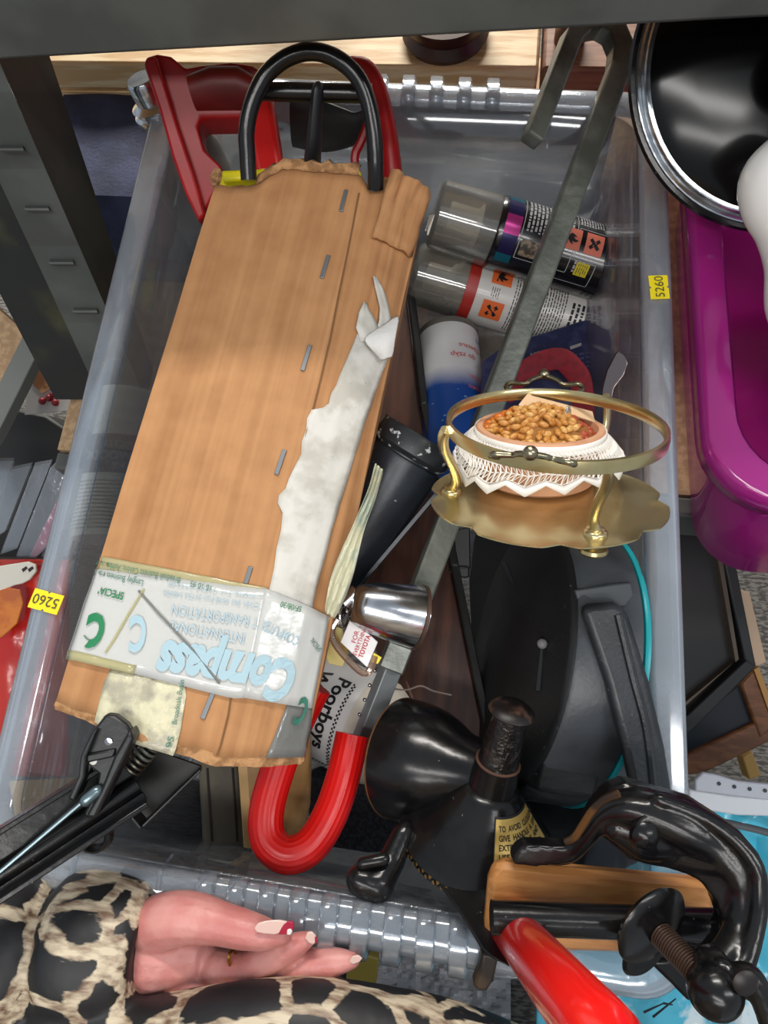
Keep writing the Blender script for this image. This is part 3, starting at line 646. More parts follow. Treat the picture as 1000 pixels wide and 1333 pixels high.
# ================================================================ spray cans
def canmap(fr, r): o, x, y, z = fr; return lambda u, v, k=0: o + z * v + (x * math.cos(u / r) + y * math.sin(u / r)) * (r + k)
def patch(name, fm, u0, u1, v0, v1, lift, mat, parent, n=8, label=None):
    g = grid(lambda a, b_: fm(u0 + (u1 - u0) * a, v0 + (v1 - v0) * b_, lift), n, 2)
    return mk(name, g, mat, parent, smooth=60, label=label)
def rows(name, fm, u0, u1, v0, v1, n, lift, mat, parent, along='u', seed=1, fill=.55):
    # lines of unreadably small print: short raised dashes
    r_ = random.Random(seed); gs = []
    for i in range(n):
        a = v0 + (v1 - v0) * (i + .5) / n if along == 'u' else u0 + (u1 - u0) * (i + .5) / n
        h = abs((v1 - v0) if along == 'u' else (u1 - u0)) / n * fill / 2
        p, e = (u0, u1) if along == 'u' else (v0, v1)
        s = 1 if e > p else -1
        while (e - p) * s > .001:
            l = min(abs(e - p), r_.uniform(.0015, .0055)); q = p + s * l
            if along == 'u': gs.append(grid(lambda A, B: fm(p + (q - p) * A, a - h + 2 * h * B, lift), 1, 1))
            else: gs.append(grid(lambda A, B: fm(a - h + 2 * h * A, p + (q - p) * B, lift), 1, 1))
            p = q + s * .0009
    return mk(name, join(*gs), mat, parent, smooth=None, stuff=True)
CAP = clear('clear_cap', '#e6e4df', '#c9c6bf', .22, .08, edge=.3)
WH = M('matt_white', '#d6d3cd', .45); ORANGE = M('hazard_orange', '#d9642c', .5); OR2 = M('hazard_salmon', '#cc6e58', .5); BLK = M('print_black', '#17161a', .5); PALE = M('print_pale', '#a3a3a6', .5)
def xmark(fm, u, v, s, lift, mat, parent):
    q = []
    for a in (45, 135):
        c, s_ = math.cos(R(a)), math.sin(R(a)); w_ = .17 * s
        q.append(([fm(u + c * e * s * .62 - s_ * f * w_, v + s_ * e * s * .62 + c * f * w_, lift + .0001 * (a > 90)) for e, f in ((-1, -1), (1, -1), (1, 1), (-1, 1))], [(0, 1, 2, 3)]))
    mk('hazard_cross', join(*q), mat, parent, smooth=None)
def flame(fm, u, v, s, lift, mat, parent):
    pts = [(-.6, -.55), (.6, -.55), (.62, -.4), (.2, -.38), (.5, -.1), (.55, .2), (.3, .02), (.32, .4), (.1, .65), (.06, .3), (-.15, .1), (-.2, .45), (-.42, .1), (-.5, -.15), (-.2, -.38), (-.6, -.4)]
    mk('hazard_flame', ([fm(u + a * s, v + b_ * s, lift) for a, b_ in pts], [tuple(range(len(pts)))]), mat, parent, smooth=None)
def spray(name, label, p0, p1, p2, d0, d1, r, mat_body, fy=0):
    # p0 cap tip, p1 cap/body joint, p2 base (pixels)
    a, b_ = C(*p0, d0), C(*p2, d1); j = C(*p1, d0 + (d1 - d0) * .35)
    z = (b_ - a).normalized(); fr = frame(a, z, BK); Lc = (b_ - a).length; Lj = (j - a).dot(z)
    t = thing(name, label, 'spray can', a, 'spray cans lying at the back of the box')
    mk('can_body', lathe([(.0, Lj - .012), (r * .55, Lj - .012), (r * .93, Lj - .001), (r * .985, Lj + .001), (r, Lj + .004), (r, Lc - .003), (r * 1.02, Lc - .002), (r * 1.02, Lc), (r * .9, Lc), (r * .8, Lc - .004), (.0, Lc - .006)], fr, 48), mat_body, t)
    mk('base_rim', lathe([(r * 1.0, Lc - .0035), (r * 1.035, Lc - .003), (r * 1.035, Lc + .0006), (r * .97, Lc + .0006)], fr, 48), M('tin_rim', '#86796a', .3, 1) if 'tin_rim' not in bpy.data.materials else bpy.data.materials['tin_rim'], t)
    mk('cap', lathe([(.0, .001), (r * .8, .001), (r * .93, .004), (r * .985, Lj)], fr, 48)[0:2], CAP, t, solid=.0008)
    mk('nozzle', lathe([(.0, .013), (r * .42, .013), (r * .45, .015), (r * .45, Lj - .016), (r * .62, Lj - .012), (.0, Lj - .011)], fr, 32), WH, t)
    return t, canmap(fr, r), Lj, Lc
BCAN = M('black_can_paint', '#101013', .25, .1, coat=.4)
t, fm, lj, lc = spray('spray_can', 'black spray can with clear cap, hazard squares and pink band, under the steel bar', (563, 277), (640, 302), (788, 345), .615, .63, .0296, BCAN)
iri = M('pink_band', '#b83a86', .25, .5); blu = M('blue_band', '#2b2552', .25, .5); teal_ = M('teal_band', '#1f6a7c', .25, .5)
for u0, u1, m_ in ((-.030, -.022, teal_), (-.022, -.006, blu), (-.006, .010, iri), (.010, .026, blu), (.026, .034, teal_)): patch('colour_band', fm, u0, u1, lj + .005, lj + .018, .0003, m_, t)
rows('small_print', fm, -.030, .004, lj + .022, lj + .062, 12, .0004, PALE, t, 'u', 3)
rows('small_print', fm, -.036, -.016, lj + .066, lc - .010, 11, .0004, PALE, t, 'u', 5)
def frameline(u0, u1, v0, v1):
    for a in ((u0, u1, v0, v0 + .0006), (u0, u1, v1, v1 + .0006), (u0, u0 + .0006, v0, v1), (u1, u1 + .0006, v0, v1)): patch('rule', fm, *a, .0004, PALE, t, 6)
frameline(-.034, .010, lj + .0195, lj + .064); frameline(.010, .026, lj + .0195, lj + .064); frameline(-.012, .012, lj + .066, lc - .009); frameline(.014, .034, lj + .05, lc - .016)
for v, u, k in ((lc - .022, -.001, 0), (lc - .041, -.001, 1)):
    patch('hazard_square', fm, u - .0088, u + .0088, v - .0075, v + .0075, .0005, OR2, t)
    (xmark if k == 0 else flame)(fm, u, v, .0085, .0007, BLK, t)
patch('yellow_square', fm, .015, .026, lc - .031, lc - .020, .0005, M('label_yellow', '#c9b52a', .5), t)
rows('small_print', fm, .016, .025, lc - .030, lc - .021, 5, .0007, BLK, t, 'u', 8, .3)
rows('small_print', fm, .014, .024, lj + .068, lj + .078, 3, .0004, PALE, t, 'u', 9)
patch('photo_panel', fm, .0105, .0235, lj + .022, lj + .05, .0003, M('brown_print', '#3b322b', .5, 0, '#8c7a64', 200), t)
WCAN = M('white_can_paint', '#c9c6c2', .35, 0, coat=.2)
t, fm, lj, lc = spray('spray_can', 'white spray can with red band and orange hazard squares beneath the black one', (536, 354), (604, 376), (764, 420), .66, .675, .0290, WCAN)
patch('red_band', fm, -.05, .05, lj - .002, lj + .008, .0003, M('can_red', '#a32a23', .4), t, 24)
patch('hazard_square', fm, -.016, -.001, lj + .018, lj + .036, .0005, ORANGE, t); flame(fm, -.0085, lj + .027, .0085, .0007, BLK, t)
patch('hazard_square', fm, .0135, .0305, lj + .016, lj + .035, .0005, ORANGE, t); xmark(fm, .022, lj + .0255, .0095, .0007, BLK, t)
rows('small_print', fm, .002, .011, lj + .020, lj + .028, 4, .0004, BLK, t, 'u', 11, .3)
rows('small_print', fm, -.02, .040, lj + .040, lj + .052, 5, .0004, BLK, t, 'u', 12, .35)
rows('small_print', fm, -.02, .040, lj + .060, lj + .088, 11, .0004, BLK, t, 'u', 13, .35)
for i in range(4):
    rows('small_print', fm, -.004, .022, lj + .0925 + i * .0045, lj + .0955 + i * .0045, 1, .0004, BLK, t, 'u', 20 + i, .8)
# blue and white can standing under the cans
a, b_ = C(583, 437, .668), C(598, 640, .60); fr = frame(a, b_ - a, BK); Lc = (b_ - a).length; r = .0272
bw = thing('cleaner_can', 'white and blue can with upside-down red lettering left of the steel bar', 'can', b_)
m = bpy.data.materials.new('white_blue_fade'); m.use_nodes = True; nt = m.node_tree; bs = nt.nodes['Principled BSDF']; L = nt.links.new
tc = N(nt, 'ShaderNodeUVMap'); sp = N(nt, 'ShaderNodeSeparateXYZ'); L(tc.outputs[0], sp.inputs[0]); nz = N(nt, 'ShaderNodeTexNoise', Scale=30, Detail=4); to = N(nt, 'ShaderNodeTexCoord'); L(to.outputs['Object'], nz.inputs['Vector'])
ma = N(nt, 'ShaderNodeMath', operation='MULTIPLY_ADD'); ma.inputs[1].default_value = .06; L(nz.outputs[0], ma.inputs[0]); L(sp.outputs[1], ma.inputs[2])
cr_ = N(nt, 'ShaderNodeValToRGB'); e = cr_.color_ramp.elements; e[0].position = .36; e[0].color = rgb('#cfd0d2'); e[1].position = .48; e[1].color = rgb('#14448f'); L(ma.outputs[0], cr_.inputs[0]); L(cr_.outputs[0], bs.inputs['Base Color']); bs.inputs['Roughness'].default_value = .3
prof = [(.0, .004), (r * .8, .004), (r * .86, 0), (r * .98, .001), (r, .003)] + [(r, Lc * k / 12) for k in range(1, 13)] + [(.0, Lc)]
g = lathe(prof, fr, 48); mk('can_body', g, m, bw, uv=[(0, (v - a).dot(fr[3]) / Lc) for v in g[0]])
mk('can_rim', lathe([(r * .9, .002), (r * .93, -.001), (r * 1.0, .0), (r * 1.02, .004), (r, .006)], fr, 48), M('grey_rim', '#77756f', .4, .5), bw)
fm = canmap(fr, r); LR = M('label_red', '#c23a36', .5); LB = M('label_navy', '#27346e', .5)
def up_(s, u, v, size, mat): text(s, size, lambda p, q: fm(u - p, v - q, .0006), mat, bw)
# frame y axis: check which way the circumference runs
sgn = 1 if (fr[2].dot(RT) > 0) else -1
def upside(s, u, v, size, mat): text(s, size, lambda p, q: fm(sgn * (u - p), v - q, .0006), mat, bw)
upside('bel', .034, Lc * .135, .0075, LB)
upside('do szyb', .022, Lc * .27, .0078, LR)
upside('rugbetare', .033, Lc * .205, .0070, LR)
upside('Reiniger', .036, Lc * .40, .0072, M('label_pink', '#c96a78', .5)); upside('Scheiben', .037, Lc * .47, .0072, bpy.data.materials['label_pink'])
for k in range(16):
    u = rnd.uniform(-.028, .03); v = Lc * rnd.uniform(.45, .95); s_ = rnd.uniform(.0006, .0016)
    patch('frost_fleck', fm, u, u + s_ * 2, v, v + s_, .0004, M('frost', '#7f9cc4', .4) if k == 0 else bpy.data.materials['frost'], bw, 2)
text('2', .035, lambda p, q: fm(sgn * (.028 - p), Lc * .97 - q, .0006), WH, bw, fat=.002)
# dark blue packet and red strap
pk = thing('blue_packet', 'dark blue printed packet behind the brass ring handle', 'packet', C(720, 500, .63))
dpk = lambda x, y: .645 - (y - 410) * .0004 + .002 * math.sin(x * .05)
mk('packet', plate([(628, 470), (660, 448), (700, 436), (750, 420), (788, 409), (795, 430), (797, 490), (792, 570), (640, 575), (626, 520)], .63, .004, dpk), M('dark_blue_card', '#2a2f52', .45, 0, '#3a3f62', 90, lo=.5, hi=.6), pk, bevel=.001)
ptext('Ultra', 682, 473, 706, 464, dpk, PALE, pk, 18, lift=.0008)
fmq = lambda u, v, k=0: C(u, v, dpk(u, v) - .0008)
mk('label_box', plate([(742, 451), (757, 446), (757, 450), (743, 455)], .62, .0005, lambda x, y: dpk(x, y) - .0008), PALE, pk)
mk('fine_print', join(*[plate([(745 + j * 9 + rnd.uniform(0, 2), 462 + i * 6 - j * 2), (751 + j * 9, 461 + i * 6 - j * 2), (751 + j * 9, 463 + i * 6 - j * 2), (745 + j * 9, 464 + i * 6 - j * 2)], .62, .0003, lambda x, y: dpk(x, y) - .0007) for i in range(8) for j in range(5)]), M('print_dim', '#585d7e', .5), pk, smooth=None, stuff=True)
tag(mk('red_strap', tube(cat([(C(x, y, d), px(14, .6)) for x, y, d in ((655, 520, .60), (672, 494, .598), (700, 474, .596), (728, 467, .596), (746, 480, .592), (757, 500, .588), (760, 545, .58))], 5), 12, flat=.14, up=RT), M('red_webbing', '#8d1426', .7, 0, '#7c1020', 200), smooth=60), 'dark red strap looped over the blue packet', 'strap')
tag(mk('steel_spreader', plate([(782, 525), (784, 505), (790, 482), (802, 459), (806, 456), (814, 462), (818, 472), (813, 488), (800, 505), (796, 525)], .50, .002, lambda x, y: .50 - (x - 780) * .0003), M('polished_steel', '#8c7f7d', .18, 1), bevel=.0008), 'polished steel spatula tip behind the right side of the brass ring', 'spatula')
# ================================================================ brass stand and terracotta pot of grains
az = (UP * .92 + BK * .392 - RT * .012).normalized(); far = (UP * .392 - BK * .92).normalized(); far = (far - az * far.dot(az)).normalized(); rt = far.cross(az)
TO = C(711, 649, .405)
st = thing('brass_stand', 'pale brass stand with scalloped tray and open ring on legs', 'stand', TO)
def pt(x, y, h): return TO + rt * x + far * y + az * h
n = 160
def sc_r(a):
    q = abs(math.sin(a * 4 + .35)); return .0590 + .0042 * min(1, q * 1.9) + .001 * q
def tr_(k, h, e): return [pt((.058 * k * (1 - e) + sc_r(a) * e * k) * math.cos(a), (.058 * k * (1 - e) + sc_r(a) * e * k) * math.sin(a), h) for a in [2 * math.pi * i / n for i in range(n)]]
mk('tray', loft([tr_(.02, 0, 0), tr_(.5, 0, 0), tr_(.88, 0, .2), tr_(.97, .0003, 1), tr_(1, .0008, 1), tr_(1, 0, 1), tr_(.96, -.0012, 1), tr_(.5, -.0012, 0), tr_(.02, -.0012, 0)], True, True), BRASS, st, smooth=50)
RH = .0455; RC0 = TO + az * RH
onr = lambda x, y, h: rayplane(x, y, TO + az * h, az)
# ring through its seen left, right, near and far edges
eL, eR, eN, eF = onr(583, 553, RH), onr(862, 560, RH), onr(722, 603, RH), onr(722, 511, RH)
RC = (eL + eR) / 2 * .5 + (eN + eF) / 2 * .5; RRx = (eR - eL).length / 2; RRy = (eF - eN).length / 2
ringp = [(.0, -.0034), (.0014, -.003), (.0018, 0), (.0014, .003), (.0, .0034), (-.0008, .0024), (-.0010, 0), (-.0008, -.0024)]
rg = [[RC + rt * math.cos(a) * (RRx + p) + far * math.sin(a) * (RRy + p) + az * h for p, h in ringp] for a in [2 * math.pi * i / 96 for i in range(96)]]
mk('ring', loft(rg, True, False, True), BRASS, st)
for (fx, fy), (tx_, ty_), bulge in (((588, 640), (584, 560), .006), ((775, 695), (789, 600), -.004), ((788, 612), (787, 517), .002)):
    f0 = onr(fx, fy, 0); f1 = onr(tx_, ty_, RH); D_ = (f0 - TO).normalized()
    q = lambda t, o: lerp(f0, f1, t) + D_ * o
    mk('leg', tube(cat([(q(.06, .0), .0031), (q(.2, -.003), .0031), (q(.42, -.0015), .0028), (q(.68, .0025), .0028), (q(.88, .003), .003), (q(1.0, .0008), .0034)], 5), 12, flat=.75, up=D_), BRASS, st)
    mk('leg_foot', lathe([(.0, 0), (.0062, 0), (.0062, .0008), (.0056, .0018), (.0042, .0024), (.0046, .0032), (.0030, .0042), (.0, .0042)], frame(f0, az), 24), BRASS, st)
    mk('under_foot', lathe([(.0, 0), (.003, 0), (.003, -.004), (.0068, -.0062), (.0072, -.008), (.006, -.0095), (.0, -.0105)], frame(f0 - az * .0012, az), 24), BRASS, st)
WIREM = M('aged_brass_wire', '#9a9178', .25, 1)
def handle(hx, hy):
    b = onr(hx, hy, RH); o_ = (b - RC).normalized(); s_ = az.cross(o_)
    p = lambda x, o, h: b + s_ * x + o_ * o + az * h
    pts = [(p(-.0185, -.002, 0), .0014), (p(-.0225, .003, .002), .0016), (p(-.0195, .006, .004), .0016), (p(-.011, .004, .004), .0014), (p(-.0075, .007, .006), .0014), (p(0, .010, .0075), .0015), (p(.0075, .007, .006), .0014), (p(.011, .004, .004), .0014), (p(.0195, .006, .004), .0016), (p(.0225, .003, .002), .0016), (p(.0185, -.002, 0), .0014)]
    k_ = 1.0 if hy < 550 else .80
    pts = [(b + (v - b) * k_, r_) for v, r_ in pts]
    o = mk('handle', tube(cat(pts, 5), 9, dome=True), WIREM, st)
    mk('handle_knob', ball(b + (p(0, .0112, .0085) - b) * k_, .0034, 16, 10), WIREM, o)
handle(709, 511); handle(694, 601)
# pot
PO = rayplane(698, 624, TO, az) + az * .0002; KP = .93
TERRA = M('terracotta', '#d39f7b', .75, 0, '#c68f6b', 30, bump=.1, bscale=200)
pot = thing('terracotta_pot', 'small terracotta pot filled with seeds, wrapped in lace, standing on the brass tray', 'pot', PO)
pf = frame(PO, az, rt)
kp = lambda pr, kr=1.0, kh=1.0: [(r_ * kr, h * kh) for r_, h in pr]
mk('bowl', lathe(kp([(.0, 0), (.0300, 0), (.0325, .002), (.0345, .012), (.0348, .022), (.0362, .0225), (.0366, .030), (.0355, .0325), (.0325, .0325), (.031, .028), (.0, .026)]), pf, 56), TERRA, pot)
def plc(r_, a, h): return PO + (rt * math.cos(a) + far * math.sin(a)) * r_ + az * h
na = 96; lv = []; NR = 5
def lace_p(a, f):
    sc = 1 - abs(((a * 15 / (2 * math.pi)) % 1) * 2 - 1); wv_ = math.sin(a * 3 + 1.2) + .6 * math.sin(a * 5)
    drop = .0145 + .0035 * math.sin(a * 2 + .4)
    return plc(.0370 + .0125 * f ** .85 + .0014 * wv_ * f, a, .0285 - drop * f - (f ** 3) * .0062 * sc + .0012 * wv_ * f)
for j in range(NR):
    for i in range(na):
        a = 2 * math.pi * (i + (.5 if j % 2 else 0) + .3 * noise.noise(V((i * .7, j * 3.1, 0)))) / na; lv.append(lace_p(a, min(1, max(0, j / (NR - 1) * .84 + .03 * noise.noise(V((i * .9, j, 5)))))))
lf = []
for j in range(NR - 1):
    for i in range(na):
        a, b_ = j * na + i, j * na + (i + 1) % na; c, d = a + na, b_ + na
        lf += [(a, b_, d), (a, d, c)] if j % 2 == 0 else [(a, b_, c), (b_, d, c)]
LACE = M('white_lace', '#efeae2', .9)
lc_ = mk('lace', (lv, lf), LACE, pot, smooth=None)
md_ = lc_.modifiers.new('wire', 'WIREFRAME'); md_.thickness = .0012; md_.use_even_offset = False
mk('lace_edge', loft([[lace_p(2 * math.pi * i / 300, f) for f in (.84, .9, 1.0)] for i in range(301)], False, False), LACE, pot, solid=.0005)
mk('lace_band', loft([[lace_p(2 * math.pi * i / 80, f) + az * o for f, o in ((.0, .003), (.0, .0), (.12, 0))] for i in range(81)], False, False), LACE, pot, solid=.0005)
mk('filling', lathe(kp([(.0, .0405), (.010, .040), (.019, .037), (.027, .032), (.0315, .0285), (.0, .027)]), pf, 32), M('seed_shadow', '#8f5f2b', .9), pot)
GR = [M('golden_seed', '#c98f45', .35, 0, '#b5732e', 300), M('pale_seed', '#d6a860', .35, 0, '#bd8440', 300), M('orange_seed', '#cc6d1c', .35), M('red_seed', '#a8452c', .4)]
gm = []
for gi, mt in enumerate(GR):
    l_, wd_ = ((.0035, .0019), (.0033, .0020), (.0034, .0028), (.0029, .0019))[gi]
    me = bpy.data.meshes.new('grain'); g = ball(V((0, 0, 0)), 1, 9, 6)
    me.from_pydata([V((v.x * wd_, v.y * wd_ * .85, v.z * l_)) for v in g[0]], [], g[1]); me.materials.append(mt); me.polygons.foreach_set('use_smooth', [True] * len(me.polygons)); gm.append(me)
k = 0
for ring_i, (rad, cnt) in enumerate(((0, 1), (.0045, 7), (.009, 13), (.0135, 19), (.018, 25), (.0222, 31), (.0262, 37), (.0290, 42))):
    for i in range(cnt):
        a = 2 * math.pi * (i + rnd.random() * .5) / cnt; rr_ = max(.0002, rad + rnd.uniform(-.001, .001))
        h = .0415 - .0120 * (rr_ / .0305) ** 2.2 + rnd.uniform(-.0008, .0012)
        x, y = rr_ * math.cos(a), rr_ * math.sin(a)
        ty = 3 if x > .0165 else (2 if (x < -.013 and y > .002 and rnd.random() < .75) else rnd.choice((0, 0, 1)))
        o = bpy.data.objects.new('grain', gm[ty]); COL.objects.link(o); o.parent = pot
        o.location = rt * x + far * y + az * (h - (.002 if ty == 3 else 0))
        o.rotation_euler = (V((x, y, 0)).normalized() * .3 + rt * rnd.uniform(-1, 1) + far * rnd.uniform(-1, 1) + az * rnd.uniform(-.25, .25)).to_track_quat('Z', 'Y').to_euler()
cardm = M('cream_card', '#d8b48c', .7)
cp = lambda x, y, h: PO + rt * x + far * y + az * h
mk('paper_card', join(prism([cp(-.004, .020, .045), cp(.033, .014, .036), cp(.033, .006, .032), cp(.006, .012, .040)], az * .0005), prism([cp(-.010, .016, .040), cp(-.004, .020, .046), cp(.006, .012, .040), cp(-.004, .010, .036)], az * .0005)), cardm, pot)
shell = [[cp(.0155 + .0075 * math.cos(a) * f * .5 , .0 + .0075 * math.cos(a) * f, .034 + (.009 + .0009 * math.sin(a * 12)) * f * max(0, math.sin(a)) ) for a in [math.pi * i / 30 for i in range(31)]] for f in (.05, .6, 1)]
mk('scallop_divider', loft(shell, False, False), M('grey_shell', '#aaa6a0', .3, .5), pot, solid=.0009, smooth=60)
# ================================================================ black drum shaped appliance
nrm = (RT * -1.085 + UP * .2308 + BK * .1675).normalized(); DC = C(667.4, 848.6, .4986); RD = .0918
dr = thing('drum_fan', 'black round drum appliance with teal ring and lever, at the right side of the box', 'appliance', DC - nrm * .03)
df = frame(DC, nrm, UP)
BLKP = M('dusty_black_plastic', '#1a1c1e', .42, 0, '#26282a', 18, bump=.12, bscale=350, speck=('#6d6d6b', 260, .71), lo=.4, hi=.7)
mk('casing', lathe([(.0, -.046), (RD * .9, -.046), (RD * .99, -.044), (RD, -.040), (RD, -.010), (RD * .985, -.004), (RD * .95, -.001), (RD * .93, -.0005), (RD * .45, .003), (.0, .004)], df, 72), BLKP, dr, smooth=35)
mk('housing', prism([rayplane(x, y, DC - nrm * .003, nrm) for x, y in ((606, 690), (650, 684), (725, 700), (740, 850), (700, 1030), (650, 1010), (618, 940))], -nrm * .036), BLKP, dr, bevel=.003)
mk('teal_ring', lathe([(RD * .95, -.0445), (RD * 1.004, -.0445), (RD * 1.012, -.0455), (RD * 1.012, -.0475), (RD * .99, -.0485), (RD * .95, -.0485)], df, 72), M('teal_plastic', '#0f97a0', .35), dr)
gl = lathe([(.012, -.058), (RD * .3, -.0575), (RD * .5, -.056), (RD * .7, -.054), (RD * .85, -.052), (RD * .96, -.049)], df, 40); gl = (gl[0], [f for f in gl[1] if len(f) == 4])
gg = mk('wire_grille', gl, M('bright_wire', '#b9a99f', .3, .8), dr, smooth=None); w_ = gg.modifiers.new('wire', 'WIREFRAME'); w_.thickness = .0011
for a, b_ in (((655, 735, -.001), (708, 832, .004)), ((708, 832, .004), (702, 900, .004))):
    pa, pb = rayplane(a[0], a[1], DC + nrm * .001, nrm), rayplane(b_[0], b_[1], DC + nrm * .001, nrm)
    mk('seam_ridge', tube([(pa, .0022), (pb, .003)], 8), BLKP, dr)
mk('rim_band', lathe([(RD * .99, -.0440), (RD * 1.006, -.043), (RD * 1.006, -.006), (RD * .985, -.0035)], df, 72), M('charcoal_plastic', '#43474c', .4, 0, '#34373b', 18, bump=.1, bscale=350), dr)
mk('vent_pin', ball(rayplane(706, 838, DC + nrm * .004, nrm), .0032, 10, 8), M('dusty_grey', '#77777a', .7), dr)
dl = lambda x, y: .408 - (y - 785) * .00004
lev = mk('lever', plate([(758, 794), (768, 787), (800, 784), (813, 789), (822, 806), (848, 890), (868, 975), (879, 1042), (828, 1048), (812, 975), (790, 890)], .44, .010, dl), BLACK_PLASTIC, dr, bevel=.004, bseg=3)
mk('lever_ridge', tube(cat([(C(x, y, dl(x, y) - .0002), .0024) for x, y in ((805, 800), (824, 880), (842, 950), (853, 1040))], 4), 8), BLACK_PLASTIC, lev)
mk('hinge_plate', plate([(748, 768), (800, 760), (822, 758), (826, 775), (815, 790), (755, 792)], .424, .006), M('grey_black_plastic', '#3c4044', .35), dr, bevel=.001)
# ================================================================ long dark board
db = lambda x, y: .665 - (y - 390) * .00022 - (x - 500) * .0001
bd_ = thing('dark_board', 'long dark reddish-brown wooden board with black edge under the steel bar', 'board', C(560, 700, .60))
WOODD = M('dark_stained_wood', '#3b2520', .4, 0, '#5f3d31', 10, stretch=(9, 1.2, 9), bump=.1, bscale=60, coat=.2, lo=.35, hi=.7)
mk('board', plate([(440, 395), (530, 392), (546, 530), (586, 740), (632, 962), (590, 975), (525, 935), (470, 800), (430, 600)], .6, .012, db), WOODD, bd_, bevel=.0015)
ep = [(535, 380), (552, 530), (592, 740), (638, 968)]
mk('black_edge', join(*[sq(C(*ep[i], db(*ep[i]) - .002), C(*ep[i + 1], db(*ep[i + 1]) - .002), .006, .018, BK) for i in range(3)]), BLACK_MATT, bd_, bevel=.001)
mk('grain_groove', tube([(C(*p, db(*p) - .0003), .0012) for p in ((518, 850), (528, 885), (545, 930))], 6), M('pale_scratch', '#7b5d50', .6), bd_)
mk('stray_thread', tube(cat([(C(x, y, .505), .0006) for x, y in ((507, 896), (530, 898), (548, 893), (565, 900), (588, 905))], 4), 5), M('dusty_thread', '#a9978c', .9), bd_)
tag(mk('metal_fitting', join(plate([(590, 690), (612, 686), (613, 740), (594, 742)], .575, .01), plate([(593, 738), (611, 738), (611, 752), (595, 752)], .57, .006)), M('black_steel', '#1b1c1e', .45, .3), bevel=.001), 'small black metal fitting between dark board and drum', 'fitting')
# ================================================================ white polish bottle
ab = (C(538, 968, .535) - C(394, 902, .575)); zb_ = ab.normalized(); oB = C(453, 934, .562); fr = frame(oB, zb_, BK); r = .0395
pb_ = thing('polish_bottle', 'white plastic car polish bottle with zip-edged black lettering beside the red hook', 'bottle', oB - UP * .02)
WB = M('ivory_plastic', '#f0ebe0', .3, 0, '#d2c9b7', 8)
mk('bottle', lathe([(.0, -.09), (r * .92, -.09), (r, -.085), (r, .026), (r * .97, .032), (r * .8, .042), (r * .5, .048), (.012, .05), (.012, .058), (.0, .058)], fr, 56), WB, pb_)
mk('bottle_cap', lathe([(.0, .05), (.0145, .05), (.0145, .068), (.0, .069)], fr, 28), BLACK_MATT, pb_)
fm = canmap(fr, r)
lb_ = patch('label', fm, -.062, .05, -.08, .0155, .0003, M('label_white', '#f2f2f2', .45), pb_, 30)
sg = 1 if fr[2].dot(UP) < 0 else -1
tx = lambda s, u, v, size, mat, fat=0: text(s, size, lambda p, q: fm(sg * (u + p), v + q, .0007), mat, lb_, fat=fat)
tx('Poorboys', -.037, -.0055, .0145, BLK, .0004)
tx("World", -.037, -.022, .0145, BLK, .0004)
zz = []
for i in range(44):
    for j in (0, 1):
        if (i + j) % 2 == 0: zz.append(grid(lambda A, B: fm(sg * (-.036 + (i + A) * .0016), +.0065 + (j + B) * .0014, .0006), 1, 1))
for i in range(22):
    for j in (0, 1):
        if (i + j) % 2 == 0: zz.append(grid(lambda A, B: fm(sg * (.0330 + (j + A) * .0016), +.0065 - (i + B) * .0014, .0006), 1, 1))
mk('zip_border', join(*zz), BLK, lb_, smooth=None, stuff=True)
tx('Poorboys', .040, -.001, .006, BLK); tx('Car', .046, -.008, .006, BLK)
patch('label_strip', fm, sg * .036, sg * .056, -.034, -.028, .0006, M('label_grey', '#9b9b9b', .5), lb_)
# ================================================================ wooden paddle, roll, black case at the front
dp = lambda x, y: .495 + .0002 * (y - 960) * .3
pd = thing('wooden_paddle', 'worn wooden paddle end under the carton behind the red hook', 'paddle', C(360, 1080, .54))
mk('blade', plate([(345, 950), (403, 950), (404, 1020), (403, 1050), (398, 1072), (386, 1092), (368, 1098), (352, 1100), (330, 1060)], .52, .012, dp), M('worn_wood', '#dcb076', .5, 0, '#be8f55', 8, stretch=(6, 1, 6), bump=.15, bscale=60, coat=.15), pd, bevel=.004, bseg=3)
mk('back', plate([(310, 975), (350, 965), (352, 1104), (322, 1104)], .503, .012, dp), M('darker_wood', '#a5835a', .5, 0, '#77552f', 8, stretch=(6, 1, 6)), pd, bevel=.002)
mk('edge_strip', plate([(308, 975), (322, 972), (331, 1106), (317, 1104)], .500, .014, dp), M('pale_edge_wood', '#cfa872', .5), pd, bevel=.001)
rl = thing('brush_roll', 'black bristle roll with worn brown leather band at the front of the box', 'brush', C(220, 1085, .57))
mk('bristles', tube(cat([(C(x, y, .555), r_) for x, y, r_ in ((120, 1060, .018), (160, 1058, .026), (220, 1056, .028), (330, 1060, .028))], 4), 24, flat=.8), M('black_bristle', '#141518', .7, 0, '#23252a', 120, stretch=(1, 8, 1), bump=.6, bscale=300), rl)
mk('leather_band', plate([(256, 985), (312, 985), (318, 1104), (262, 1103)], .521, .03), M('worn_leather', '#5d574b', .45, 0, '#6e6655', 25, bump=.2), rl, bevel=.004)
for x in (270, 303):
    mk('seam', tube([(C(x, 1000, .5206), .0009), (C(x + 6, 1095, .5206), .0009)], 6), M('dark_seam', '#2d2822', .6) if x == 270 else bpy.data.materials['dark_seam'], rl)
tag(mk('fabric_case', plate([(396, 1012), (480, 1010), (570, 1030), (572, 1110), (480, 1116), (404, 1104)], .528, .03, lambda x, y: .535 + (1060 - y) * .0001), M('black_twill', '#2b2e36', .85, 0, '#41454e', 200, stretch=(2, 2, 2), bump=.8, bscale=600), bevel=.009, bseg=4), 'black twill fabric case behind the red hook bend', 'case')
gc = thing('label_can', 'grey can with dark label band seen through the left wall of the box', 'can', C(162, 700, .59))
